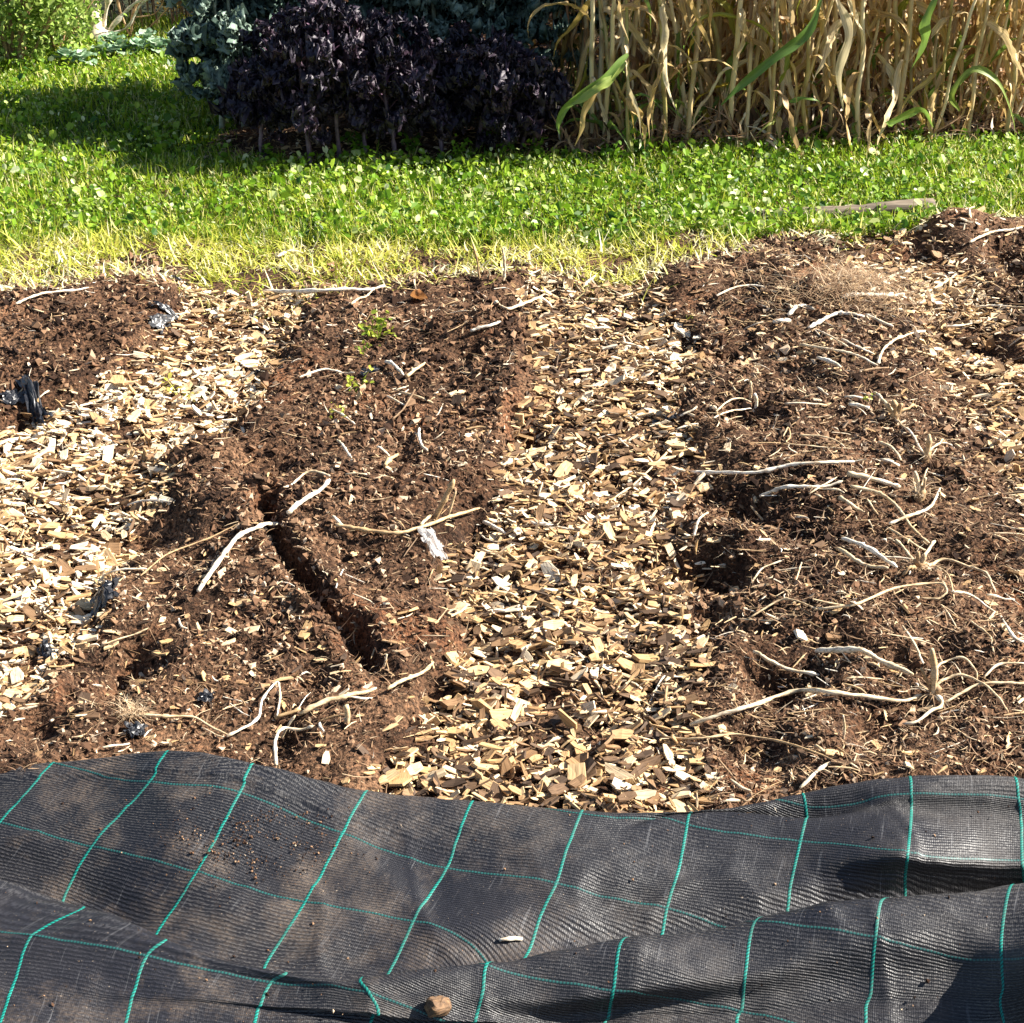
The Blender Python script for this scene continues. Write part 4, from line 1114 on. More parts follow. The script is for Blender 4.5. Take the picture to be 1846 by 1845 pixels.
def cr(P4, t):                            # Catmull-Rom along axis 0 with sample positions t
    n = P4.shape[0]
    Q = np.concatenate([2 * P4[:1] - P4[1:2], P4, 2 * P4[-1:] - P4[-2:-1]], 0)
    i = np.clip(t.astype(int), 0, n - 2); f = (t - i).reshape((-1,) + (1,) * (P4.ndim - 1))
    a, b_, c_, d = Q[i], Q[i + 1], Q[i + 2], Q[i + 3]
    k = .5
    m1 = (c_ - a) * k; m2 = (d - b_) * k
    return (2 * f ** 3 - 3 * f ** 2 + 1) * b_ + (f ** 3 - 2 * f ** 2 + f) * m1 + (-2 * f ** 3 + 3 * f ** 2) * c_ + (f ** 3 - f ** 2) * m2
SR, SC = 16, 24
tr = np.linspace(0, NET.shape[0] - 1, (NET.shape[0] - 1) * SR + 1)
tc = np.linspace(0, NU - 1, (NU - 1) * SC + 1)
A1 = cr(NET, tr)
A2 = cr(np.swapaxes(A1, 0, 1), tc)        # (cols fine, rows fine, 4)
FAB = np.swapaxes(A2, 0, 1).copy()
fu = np.repeat(tc[None, :], len(tr), 0)
_cr = fbm(FAB[..., 0] * 1.0 + .35 * FAB[..., 1], FAB[..., 1] * 2.0 - FAB[..., 0] * .5, .5, 2)
_cr2 = fbm(FAB[..., 0] * 1.6 - .5 * FAB[..., 1] + 9, FAB[..., 1] * 1.3 + FAB[..., 0] * .8, .42, 2)
_in = sstep(.02, .14, fabric_edge(FAB[..., 0]) - FAB[..., 1])
wr = _in * (.004 * np.exp(-np.abs(_cr) / .05) + .004 * np.exp(-np.abs(_cr2) / .045)) + .020 * fbm(FAB[..., 0] * .9 + 3, FAB[..., 1] * 1.1 - FAB[..., 0] * .3, .26, 2) * sstep(0, .12, fabric_edge(FAB[..., 0]) - FAB[..., 1]) - .010 * np.abs(fbm(FAB[..., 0] * 1.3 + FAB[..., 1] * .8, FAB[..., 1] * 1.2, .34, 2)) ** .8 * sstep(0, .12, fabric_edge(FAB[..., 0]) - FAB[..., 1]) + .004 * fbm(FAB[..., 0] * 1.0, FAB[..., 1] * 1.6 + FAB[..., 0] * .5, .13, 3) + .0022 * fbm(FAB[..., 0] + 4, FAB[..., 1] * 2, .035, 2)
FAB[..., 2] += wr
# keep ripples that run along the sheet and hold the crests clean
FAB[..., 2] += .004 * np.sin(FAB[..., 0] * 17 + FAB[..., 1] * 26) * sstep(0, .3, 1.9 - FAB[..., 1])
nr, nc = FAB.shape[:2]
idx = np.arange(nr * nc).reshape(nr, nc)
Fq = np.stack([idx[:-1, :-1], idx[1:, :-1], idx[1:, 1:], idx[:-1, 1:]], -1).reshape(-1, 4)
uvw = np.stack([fu, FAB[..., 3], np.zeros_like(fu)], -1).reshape(-1, 3)
fab = empty('ground_cover_fabric', (0, 1.6, 0), label='black woven ground cover sheet with green grid lines, folded back over the near ground', category='ground cover fabric')
def child_at(name, V, F, mat, attrs=None, smooth=True, parent=fab, base=(0, 1.6, 0), **kw):
    return obj(name, raw_mesh(name, V - np.array(base), F, mat, attrs, smooth), parent, **kw)
child_at('woven_sheet', FAB[..., :3].reshape(-1, 3), Fq, m_fab, {'cloth': uvw})
# surface normals for lifting the threads
dU = np.gradient(FAB[..., :3], axis=1); dV = np.gradient(FAB[..., :3], axis=0)
NRM = np.cross(dV, dU); NRM /= np.linalg.norm(NRM, axis=-1)[..., None] + 1e-12
NRM *= np.sign(NRM[..., 2:3] + 1e-9) if False else 1
def ribbon_on(ps, ns, half, lift, name, mat):
    ps = np.array(ps); ns = np.array(ns)
    t = np.gradient(ps, axis=0); t /= np.linalg.norm(t, axis=1)[:, None] + 1e-9
    s = np.cross(ns, t); s /= np.linalg.norm(s, axis=1)[:, None] + 1e-9
    m = len(ps)
    prof = [(-1, .0), (-.6, .8), (0, 1.1), (.6, .8), (1, .0)]
    V = np.concatenate([ps[:, None] + s[:, None] * np.array([q[0] for q in prof])[None, :, None] * half + ns[:, None] * (np.array([q[1] for q in prof])[None, :, None] * lift + .0002)])
    V = V.reshape(m, 5, 3)
    L = np.concatenate([[0], np.cumsum(np.linalg.norm(np.diff(ps, axis=0), axis=1))])
    loc = np.stack([np.repeat(L[:, None], 5, 1), np.repeat(np.array([q[0] for q in prof])[None, :], m, 0), np.zeros((m, 5))], -1)
    ii = np.arange(m * 5).reshape(m, 5)
    F = np.stack([ii[:-1, :-1], ii[:-1, 1:], ii[1:, 1:], ii[1:, :-1]], -1).reshape(-1, 4)
    child_at(name, V.reshape(-1, 3), F, mat, {'loc': loc.reshape(-1, 3)})
sgn = np.where(NRM[..., 2].mean() < 0, -1, 1)
NRM = NRM * sgn
for i in range(NU):
    c_ = i * SC
    ribbon_on(FAB[SR:, c_, :3], NRM[SR:, c_], .0022, .0005, 'warp_thread', m_thread)
for v in range(-1, 6):
    ps, ns = [], []
    for c_ in range(nc):
        vv = FAB[2 * SR:, c_, 3]
        k = np.nonzero((vv[:-1] - v) * (vv[1:] - v) <= 0)[0]
        if len(k) == 0:
            if len(ps) > 20: ribbon_on(ps, ns, .0016, .0003, 'weft_thread', m_thread2)
            ps, ns = [], []; continue
        k = k[0] if v < 1 else k[-1]
        d = vv[k + 1] - vv[k]; f_ = 0 if abs(d) < 1e-9 else (v - vv[k]) / d
        q = FAB[2 * SR + k, c_, :3] * (1 - f_) + FAB[2 * SR + k + 1, c_, :3] * f_
        if ps and np.linalg.norm(q - ps[-1]) > .05:
            if len(ps) > 20: ribbon_on(ps, ns, .0016, .0003, 'weft_thread', m_thread2)
            ps, ns = [], []
        ps.append(q); ns.append(NRM[2 * SR + k, c_])
    if len(ps) > 20: ribbon_on(ps, ns, .0016, .0003, 'weft_thread', m_thread2)

# things lying on the fabric
def fab_point(px_, py_):
    """nearest visible fabric vertex to a pixel"""
    uu, vv = project(FAB[..., 0], FAB[..., 1], FAB[..., 2])
    d = (uu - px_) ** 2 + (vv - py_) ** 2
    k = np.argwhere(d < 64)
    best = min(k, key=lambda q: FAB[q[0], q[1], 1]) if len(k) else np.unravel_index(d.argmin(), d.shape)
    return FAB[best[0], best[1], :3]
a = fab_point(900, 1693); b_ = fab_point(946, 1694)
pts = np.array([a + [0, 0, .004], (a + b_) / 2 + [0, 0, .005], b_ + [0, 0, .004]])
o = obj('straw_piece', stem_mesh('straw_piece', pts - pts[0], .003, .0028, .93, 901)); o.location = pts[0]
o['label'] = 'single short straw lying on the black fabric'; o['category'] = 'straw'
bm_pts = CHT[4][0]
r = np.random.default_rng(5)
c0 = fab_point(795, 1818)
la, lo = np.meshgrid(np.linspace(-math.pi / 2 + .001, math.pi / 2 - .001, 14), np.linspace(0, 2 * math.pi, 22, endpoint=False), indexing='ij')
rr_ = 1 + .22 * fbm(np.cos(lo) * np.cos(la) * 2 + 9, np.sin(lo) * np.cos(la) * 2 + la, .9, 3) + .05 * np.sin(lo * 3 + la * 4)
kx = lambda v: np.sign(v) * np.abs(v) ** .6
TVc = np.stack([kx(np.cos(lo) * np.cos(la)) * rr_ * .017, kx(np.sin(lo) * np.cos(la)) * rr_ * .013, kx(np.sin(la)) * rr_ * .012], -1).reshape(-1, 3)
ii = np.arange(14 * 22).reshape(14, 22)
Fc = np.stack([ii[:-1], np.roll(ii, -1, 1)[:-1], np.roll(ii, -1, 1)[1:], ii[1:]], -1).reshape(-1, 4)
o = obj('bark_lump', raw_mesh('bark_lump', TVc, Fc, m_chip, {'tone': np.clip(.2 + r.normal(0, .07, len(TVc)), 0, 1), 'loc': TVc})); o.location = c0 + np.array([0, 0, .010]); o.rotation_euler = (.3, .25, .5)
o['label'] = 'brown lump of bark lying on the black fabric'; o['category'] = 'bark lump'

# soil spilled on the fabric
n = 1500
cxp = np.concatenate([RNG.normal(465, 75, 2600), RNG.uniform(0, 1846, 700)]); cyp = np.concatenate([RNG.normal(1510, 32, 2600), RNG.uniform(1420, 1840, 700)])
uu, vv = project(FAB[2 * SR:, :, 0], FAB[2 * SR:, :, 1], FAB[2 * SR:, :, 2])
gridx = {}
fu_, fv_ = uu.ravel(), vv.ravel(); ff = FAB[2 * SR:, :, :3].reshape(-1, 3)
keyv = {}
for i in range(0, len(fu_)):
    kk_ = (int(fu_[i] // 14), int(fv_[i] // 14))
    if kk_ not in keyv or ff[i, 1] < ff[keyv[kk_], 1]: keyv[kk_] = i
_nz = fbm(cxp / 100, cyp / 50, .35, 3) + RNG.normal(0, .12, len(cxp))
cxp, cyp = cxp[_nz > -.05], cyp[_nz > -.05]
pts = [ff[keyv[(int(a // 14), int(b_ // 14))]] for a, b_ in zip(cxp, cyp) if (int(a // 14), int(b_ // 14)) in keyv]
pts = np.array(pts) + np.column_stack([RNG.normal(0, .007, len(pts)), RNG.normal(0, .007, len(pts)), np.full(len(pts), .0008)])
n = len(pts)
sz = np.clip(RNG.lognormal(math.log(.00085), .55, n), .0003, .003)
M = rotm(RNG.uniform(0, 6, n), RNG.uniform(-1, 1, n), RNG.uniform(-1, 1, n)) * (sz[:, None] * RNG.uniform(.5, 1.4, (n, 3)))[:, None, :]
V, F = scatter(TV, TF, M, pts)
obj('spilled_soil', raw_mesh('spilled_soil', V, F, m_crumb, {'tone': np.repeat(np.clip(RNG.normal(.48, .25, n), 0, 1), 6)}), kind='stuff', label='crumbs of soil spilled on the black fabric', category='soil crumbs')

# ------------------------------------------------------------------ kale
def leaf_mat(name, stops, rib, tr, rough):
    m, nt, b = new_mat(name)
    t = attr(nt, 'tone'); r = objrand(nt)
    f = mathn(nt, 'ADD', mathn(nt, 'MULTIPLY', r, .6), mathn(nt, 'MULTIPLY', noise(nt, 40, 3, geo_pos(nt)), .4))
    c = ramp(nt, f, stops)
    c = mixc(nt, t, c, rib)
    nt.links.new(c, b.inputs['Base Color']); b.inputs['Roughness'].default_value = rough; b.inputs['Specular IOR Level'].default_value = .5
    bump(nt, noise(nt, 160, 3, geo_pos(nt)), .5, .004, b)
    translucent(m, nt, b, c, tr)
    return m
m_purple = leaf_mat('purple_kale', [(.1, (.018, .013, .024)), (.5, (.034, .024, .040)), (.9, (.055, .03, .048))], (.15, .08, .13), .10, .5)
m_blue = leaf_mat('green_kale', [(.1, (.04, .08, .06)), (.5, (.12, .18, .145)), (.9, (.24, .32, .25))], (.36, .44, .33), .18, .38)
m_cab = leaf_mat('cabbage_leaf', [(.1, (.12, .24, .13)), (.5, (.24, .38, .24)), (.9, (.42, .54, .36))], (.6, .66, .5), .25, .38)

def kale_leaf(seed, L=.24, W=.085, curl=1.0, petiole=.32):
    r = np.random.default_rng(seed)
    ns, ntt = 54, 21
    s = np.linspace(0, 1, ns); t = np.linspace(-1, 1, ntt)
    A, B = np.meshgrid(s, t, indexing='ij')
    f = np.clip((A - petiole) / (1 - petiole), 0, 1)
    wd = np.where(A < petiole, .004, .005 + W * np.clip(f * 1.25, 0, 1) ** .55 * np.sqrt(np.clip(1.02 - f ** 5, 0, 1)) * (1 + .22 * np.sin(f * 21 + r.uniform(0, 6)) + .12 * np.sin(f * 47)))
    # central rib arches out and down
    arch = r.uniform(.35, .95)
    ang = .15 + arch * s ** 1.5 * 1.5
    dx = np.sin(ang) / ns * L; dz = np.cos(ang) / ns * L
    cx = np.cumsum(dx); cz = np.cumsum(dz)
    nxv = -np.cos(ang); nzv = np.sin(ang)         # leaf upper normal in the rib plane
    e = np.abs(B) ** 1.1
    fr = 1 * sstep(0, .1, f) * curl
    ph = np.sign(B) * 1.7
    ruff = fr * e * (.014 * np.sin(A * 46 + ph + r.uniform(0, 6)) + .011 * np.sin(A * 95 + 2.3 * ph + B * 5 + r.uniform(0, 6)) + .009 * np.sin(A * 140 + 5 * B) + .0025 * r.normal(0, 1, A.shape))
    along = fr * e * (.010 * np.sin(A * 70 + 1.3 * ph + r.uniform(0, 6)) + .002 * r.normal(0, 1, A.shape))
    wid = B * wd * (1 - .22 * e * fr + .10 * fr * np.sin(A * 60 + 3 * B)) 
    off = ruff + .25 * np.abs(B) * wd * .8 * np.where(A < petiole, 0, 1)
    X = cx[:, None] + nxv[:, None] * off + np.sin(ang)[:, None] * along
    Z = cz[:, None] + nzv[:, None] * off + np.cos(ang)[:, None] * along
    Yy = wid
    cx3 = X * 1.0 + seed
    fz = fr * e ** .9 * .030 * (W / .045)
    X = X + fz * fbm(A * 1.0 + 3 * seed, B * .3, .036, 3)
    Yy = Yy + fz * fbm(A * 1.0 + 9 + seed, B * .3 + 5, .036, 3)
    Z = Z + fz * fbm(A * 1.0 + 17 + seed, B * .3 + 9, .034, 3)
    V = np.stack([X, Yy, Z], -1).reshape(-1, 3)
    idx = np.arange(ns * ntt).reshape(ns, ntt)
    F = np.stack([idx[:-1, :-1], idx[:-1, 1:], idx[1:, 1:], idx[1:, :-1]], -1).reshape(-1, 4)
    tone = (np.exp(-(np.abs(B) * np.maximum(wd, .004) / .004) ** 2) * .9 + np.where(A < petiole, .8, 0)).clip(0, 1).ravel()
    return V, F, tone
def leaf_meshes(mat, seeds, **kw):
    out = []
    for s in seeds:
        V, F, t = kale_leaf(s, **kw)
        out.append(raw_mesh('leaf', V, F, mat, {'tone': t}, smooth=True))
    return out
PUR = leaf_meshes(m_purple, range(1, 9), L=.165, W=.037, curl=1.35, petiole=.40)
GRN = leaf_meshes(m_blue, range(11, 17), L=.25, W=.075, curl=1.15, petiole=.25)
m_kstem_p, nt, b = new_mat('purple_stem'); c = ramp(nt, noise(nt, 60, 3, geo_pos(nt)), [(.3, (.06, .035, .055)), (.7, (.2, .13, .17))]); nt.links.new(c, b.inputs['Base Color']); b.inputs['Roughness'].default_value = .5
m_kstem_g, nt, b = new_mat('kale_stem'); c = ramp(nt, noise(nt, 60, 3, geo_pos(nt)), [(.3, (.16, .19, .12)), (.7, (.34, .36, .26))]); nt.links.new(c, b.inputs['Base Color']); b.inputs['Roughness'].default_value = .55

def kale(x, y, h, kind, lab, grp, seed, nleaf=20, low=.2, spread=1.0):
    r = np.random.default_rng(seed)
    z = float(G(x, y, False)[0]) + .01
    o = empty('purple_kale' if kind == 'p' else 'green_kale', (x, y, z), r.uniform(0, 6.3), label=lab, category='kale', group=grp)
    bow = r.normal(0, .03, 2)
    pts = np.array([(0, 0, -.03), (bow[0] * .4, bow[1] * .4, h * .35), (bow[0], bow[1], h * .7), (bow[0] * .6, bow[1] * .6, h)])
    obj('stem', stem_mesh('stem', pts, .0085 if kind == 'p' else .011, .006, .5, seed, m_kstem_p if kind == 'p' else m_kstem_g, m=18, knots=False), o)
    P_ = smooth_poly(pts, 60)
    for i in range(nleaf):
        f = low + (1 - low) * (i / (nleaf - 1)) ** .85
        q = P_[min(59, int(f * 59))]
        lf = obj('leaf', random.choice(PUR if kind == 'p' else GRN), o)
        lf.location = q
        topk = sstep(.8, 1.0, f)
        lf.rotation_euler = (r.normal(0, .2), (.85 - 1.0 * topk) + r.normal(0, .28), i * 2.4 + r.normal(0, .3))
        sc_ = (r.uniform(.75, 1.15) * (1 - .35 * topk) * (.65 + .35 * min(1, (f - low) * 4))) * spread
        lf.scale = (sc_, sc_ * r.uniform(.85, 1.15), sc_)
    return o
NTH = ['first', 'second', 'third', 'fourth', 'fifth', 'sixth', 'seventh', 'eighth', 'ninth', 'tenth', 'eleventh', 'twelfth', 'thirteenth', 'fourteenth']
PK = [(470, 292, .27), (560, 300, .46), (612, 292, .50), (660, 280, .46), (715, 288, .36), (800, 284, .34), (858, 270, .31), (903, 278, .33), (938, 268, .26)]
for i, (a, b_, h) in enumerate(PK):
    x, y = on_z(a, b_, .01)
    kale(float(x), float(y), h, 'p', f'dark purple curly kale plant, {NTH[i]} from the left in the front row', 'front row of purple kale', 50 + i, 26, .22)
for i, (a, b_, h) in enumerate([(510, 268, .40), (585, 262, .54), (690, 258, .42), (760, 255, .36), (840, 250, .34), (905, 246, .32)]):
    x, y = on_z(a, b_, .01)
    kale(float(x), float(y), h, 'p', f'purple curly kale behind the front row, {NTH[i]} from the left', 'second row of purple kale', 80 + i, 20, .24)
GK = [(400, 240, .50), (440, 232, .66), (400, 195, .80), (510, 215, .74), (580, 205, .78), (650, 205, .76), (720, 205, .76), (790, 205, .74), (860, 205, .72), (930, 205, .70), (990, 215, .62), (480, 175, .84), (560, 170, .9), (640, 170, .9), (720, 168, .9), (800, 168, .9), (880, 168, .88), (950, 170, .84)]
for i, (a, b_, h) in enumerate(GK):
    x, y = on_z(a, b_, .01)
    lab = f'blue green curly kale behind the purple kale, {NTH[i - 3]} from the left in its row' if 3 <= i < 11 else (
        ['blue green curly kale at the left end, with low leaves over the lawn', 'blue green curly kale at the left end, second from the lawn', 'blue green curly kale with a bright frosty leaf above the lawn'][i] if i < 3 else f'blue green curly kale in the farthest kale row, {NTH[i - 11]} from the left')
    kale(float(x), float(y), h, 'g', lab, 'green kale in the back rows', 110 + i, 24, .25 if i > 2 else .15, .9)

# ------------------------------------------------------------------ maize
m_maize, nt, b = new_mat('maize_leaf')
r_ = objrand(nt); p = attr(nt, 'loc', 'Vector')
mp = nt.nodes.new('ShaderNodeMapping'); mp.inputs['Scale'].default_value = (5, 160, 1); nt.links.new(p, mp.inputs[0])
g = noise(nt, 1, 3, mp.outputs[0])
c = ramp(nt, r_, [(0, (.10, .2, .03)), (.06, (.2, .28, .05)), (.12, (.52, .40, .05)), (.2, (.50, .35, .14)), (.46, (.64, .46, .19)), (.64, (.26, .13, .055)), (.7, (.34, .19, .08)), (.8, (.66, .50, .26)), (1, (.80, .70, .46))])
c = mixc(nt, 1.0, c, ramp(nt, g, [(.3, (.55, .5, .45)), (.55, (1, 1, 1)), (.75, (1.15, 1.12, 1.05))]), 'MULTIPLY')
nt.links.new(c, b.inputs['Base Color']); b.inputs['Roughness'].default_value = .5; b.inputs['Specular IOR Level'].default_value = .4; bump(nt, g, .5, .002, b)
translucent(m_maize, nt, b, c, .3)
m_mgreen, nt, b = new_mat('maize_green_leaf')
p = attr(nt, 'loc', 'Vector'); mp = nt.nodes.new('ShaderNodeMapping'); mp.inputs['Scale'].default_value = (5, 160, 1); nt.links.new(p, mp.inputs[0])
g = noise(nt, 1, 3, mp.outputs[0])
c = ramp(nt, mathn(nt, 'ADD', mathn(nt, 'MULTIPLY', objrand(nt), .5), mathn(nt, 'MULTIPLY', g, .5)), [(.1, (.08, .17, .03)), (.5, (.2, .32, .06)), (.8, (.48, .5, .12))])
nt.links.new(c, b.inputs['Base Color']); b.inputs['Roughness'].default_value = .4; translucent(m_mgreen, nt, b, c, .4)
m_mstalk, nt, b = new_mat('maize_stalk')
p = attr(nt, 'loc', 'Vector'); t = attr(nt, 'tone')
mp = nt.nodes.new('ShaderNodeMapping'); mp.inputs['Scale'].default_value = (6, 260, 260); nt.links.new(p, mp.inputs[0])
g = noise(nt, 1, 3, mp.outputs[0])
c = ramp(nt, mathn(nt, 'ADD', mathn(nt, 'MULTIPLY', objrand(nt), .7), mathn(nt, 'MULTIPLY', g, .3)), [(.1, (.30, .28, .08)), (.35, (.46, .33, .15)), (.6, (.60, .46, .24)), (.9, (.72, .62, .40))])
c = mixc(nt, mathn(nt, 'MULTIPLY', t, .7), c, (.22, .12, .05))
nt.links.new(c, b.inputs['Base Color']); b.inputs['Roughness'].default_value = .45; bump(nt, g, .4, .0015, b)

def maize_leaf(seed, L, W, kind):
    r = np.random.default_rng(seed)
    ns, k = 30, 5
    s = np.linspace(0, 1, ns)
    if kind == 'hang': ang = 2.2 + .9 * s + .25 * np.sin(s * 9 + r.uniform(0, 6)); ang[:4] = np.linspace(.4, 2.2, 4)
    elif kind == 'arch': ang = .35 + 2.3 * s ** 1.2 + .15 * np.sin(s * 8)
    else: ang = .25 + .8 * s
    ang = ang + r.normal(0, .06, ns)
    yawd = .9 * np.sin(s * r.uniform(3, 8) + r.uniform(0, 6)) * s
    X = np.cumsum(np.sin(ang) * np.cos(yawd)) * L / ns; Yc = np.cumsum(np.sin(ang) * np.sin(yawd)) * L / ns; Z = np.cumsum(np.cos(ang)) * L / ns
    wd = W * np.clip(np.sin(math.pi * np.clip(s * .9 + .12, 0, 1)), .05, 1) ** .7 * (1 - s ** 4 * .8)
    tw = np.cumsum(r.normal(0, .24, ns)) + (2.2 if kind == 'hang' else .2) * s * r.choice([-1, 1])
    V = np.zeros((ns, k, 3)); loc = np.zeros((ns, k, 3))
    fold = r.uniform(.2, .9)
    for i in range(k):
        b_ = (i / (k - 1)) * 2 - 1
        side = b_ * wd * .5 * math.cos(fold * .6) ; lift = abs(b_) * wd * .5 * math.sin(fold) + .12 * wd * np.sin(s * 26 + b_ * 3 + r.uniform(0, 1)) * abs(b_)
        V[:, i, 0] = X - np.cos(ang) * (lift * np.cos(tw) - side * np.sin(tw)); V[:, i, 1] = Yc + side * np.cos(tw) + lift * np.sin(tw); V[:, i, 2] = Z + np.sin(ang) * (lift * np.cos(tw) - side * np.sin(tw))
        loc[:, i, 0] = s * L; loc[:, i, 1] = b_ * W * .5
    idx = np.arange(ns * k).reshape(ns, k)
    F = np.stack([idx[:-1, :-1], idx[:-1, 1:], idx[1:, 1:], idx[1:, :-1]], -1).reshape(-1, 4)
    return V.reshape(-1, 3), F, loc.reshape(-1, 3)
def ml(seed, L, W, kind, mat=m_maize):
    V, F, loc = maize_leaf(seed, L, W, kind)
    return raw_mesh('leaf', V, F, mat, {'loc': loc}, smooth=True)
HANG = [ml(200 + i, random.uniform(.22, .5), random.uniform(.018, .042), 'hang') for i in range(14)]
ARCH = [ml(220 + i, random.uniform(.35, .65), random.uniform(.022, .048), 'arch') for i in range(8)]
UPRT = [ml(240 + i, random.uniform(.35, .55), random.uniform(.03, .05), 'up') for i in range(3)]
GREENL = [ml(260 + i, random.uniform(.5, .75), random.uniform(.05, .07), 'arch', m_mgreen) for i in range(4)]
for _k in range(4): GREENL[_k] = ml(280 + _k, random.uniform(.4, .6), random.uniform(.03, .045), 'arch', m_mgreen)
def maize_stalk(seed, h, r0):
    r = np.random.default_rng(seed)
    m = 40
    f = np.linspace(0, 1, m)
    z = f * h - .03
    bx = r.normal(0, .09) * f ** 1.5 + .006 * np.sin(f * 30) + .012 * np.sin(f * 9 + seed); by2 = r.normal(0, .07) * f ** 1.5
    rad = r0 * (1 - .45 * f)
    nodes = np.abs(((f * h / .13) % 1) - .5) > .42
    rad = rad * np.where(nodes, 1.22, 1)
    V, F = tube_geo(np.column_stack([bx, by2, z]), rad, 8, .05, seed)
    tone = np.concatenate([np.repeat(nodes.astype(float), 8), [0, 0]])
    me = raw_mesh('stalk', V, F, m_mstalk, {'loc': V[:, [2, 0, 1]], 'tone': tone}, smooth=True)
    return me, np.column_stack([bx, by2, z])
MST = [maize_stalk(300 + i, 1.15 + .12 * (i % 4), .0078 + .0013 * (i % 4)) for i in range(8)]
def maize(x, y, k, lab, grp, seed, lean=.06, nl=9, low=.06, green=0, scale=1.0, rz=None, tilt=None):
    r = np.random.default_rng(seed)
    z = float(G(x, y, False)[0]) + .015
    o = empty('maize_plant', (x, y, z), r.uniform(0, 6.3) if rz is None else rz, label=lab, category='maize plant', group=grp)
    o.rotation_euler = (r.normal(0, lean), r.normal(0, lean), o.rotation_euler[2])
    if tilt is not None: o.rotation_euler = tilt
    me, ax = MST[k % 8]
    s = obj('stalk', me, o); s.scale = (scale, scale, 1)
    for i in range(nl):
        f = low + (.95 - low) * (i / max(1, nl - 1)) ** 1.35
        q = ax[int(f * 39)]
        if green and i < green: me_ = random.choice(GREENL)
        elif f < .5: me_ = random.choice(HANG + HANG + ARCH)
        else: me_ = random.choice(ARCH + HANG + HANG)
        lf = obj('leaf', me_, o); lf.location = q
        lf.rotation_euler = (r.normal(0, .12), r.normal(0, .15), i * 3.14 + r.normal(0, .8))
        sc_ = r.uniform(.7, 1.05) * (.75 if f < .15 else 1)
        lf.scale = (sc_, sc_, sc_)
    return o
GM = 'maize plants in the dense dry stand'
FM = [(1134, 284, 'grey stalked maize plant with a big green drooping leaf at the front left', 3), (1200, 276, 'straight yellow stalked maize plant right of the green drooping leaf', 0),
      (1068, 262, 'leftmost dry maize plant, beside the purple kale', 0), (1310, 262, 'dry maize plant in front of the dark gap in the stand', 0),
      (1385, 266, 'dry maize plant at the foot of the long green leaf', 2), (1455, 260, 'maize plant with curled brown leaves left of the pale tall one', 0),
      (1548, 260, 'pale tall maize plant with twisted white leaves in the middle of the stand', 1), (1615, 254, 'slender dry maize plant right of the pale tall one', 0),
      (1680, 252, 'maize plant with a bright yellow leaf near the ground', 2), (1745, 250, 'dry maize plant left of the arching leaf at the right edge', 0),
      (1822, 248, 'maize plant with pale arching leaves at the right edge', 0)]
for i, (a, b_, lab, gcount) in enumerate(FM):
    x, y = on_z(a, b_, .01)
    maize(float(x), float(y), i, lab, GM, 400 + i, .06, 12, .06, gcount if i != 0 else 1, 1.0)
r = np.random.default_rng(77)
cnt = 0
pos = []
tries = 0
while len(pos) < 190 and tries < 20000:
    tries += 1
    x = r.uniform(.22, 2.35); dep = r.uniform(.03, 2.1) ** 1.0
    y = float(back_y(np.array([x]))[0]) + dep
    if dep > 1.0 and x < .55 + .45 * (dep - 1.0): continue
    if dep > .95 and r.random() < .45: continue
    if all((x - q[0]) ** 2 + (y - q[1]) ** 2 > .0036 for q in pos): pos.append((x, y, dep))
W20 = 'first second third fourth fifth sixth seventh eighth ninth tenth eleventh twelfth thirteenth fourteenth fifteenth sixteenth seventeenth eighteenth nineteenth'.split()
TN = {20: 'twenti', 30: 'thirti', 40: 'forti', 50: 'fifti', 60: 'sixti', 70: 'seventi', 80: 'eighti', 90: 'nineti'}
def nth(n_):
    if n_ < 20: return W20[n_ - 1]
    t_, u__ = n_ // 10 * 10, n_ % 10
    return TN[t_] + 'eth' if u__ == 0 else TN[t_][:-1] + 'y-' + W20[u__ - 1]
bands = [[], [], []]
for x, y, dep in pos: bands[0 if dep < .35 else (1 if dep < 1.0 else 2)].append(x)
for q in bands: q.sort()
for i, (x, y, dep) in enumerate(pos):
    bk = 0 if dep < .35 else (1 if dep < 1.0 else 2)
    lab = ['dry tan maize plant near the front of the stand', 'dry maize plant in the middle rows of the stand', 'dry maize plant deep inside the stand'][bk] + f', {nth(bands[bk].index(x) + 1)} from left'
    maize(x, y, i, lab, GM, 500 + i, .12, 14, .04, (2 if (x < .9 and r.random() < .5) else (1 if r.random() < .18 else 0)), r.uniform(.75, 1.05))
# fallen and broken leaves about the stalks
n = 5000
x = r.uniform(.18, 3.4, n); y = back_y(x) + np.abs(r.normal(.02, .5, n)); zb = G(x, y, False)
V, F, nv = ribbons(x, y, zb + r.uniform(.01, .05, n), r.uniform(.05, .3, n), r.uniform(.006, .026, n), r.uniform(0, 6.3, n), np.clip(r.normal(1.1, .5, n), 0, 2.2), r.normal(.4, .9, n), 6, side=r.normal(0, 1.6, n), twist=r.normal(0, .9, n))
obj('fallen_maize_leaves', raw_mesh('fallen_maize_leaves', V, F, m_fibre, {'tone': np.repeat(np.clip(r.normal(.5, .25, n), 0, 1), nv)}), kind='stuff', label='fallen dry leaves heaped about the maize stalks', category='dry leaves')
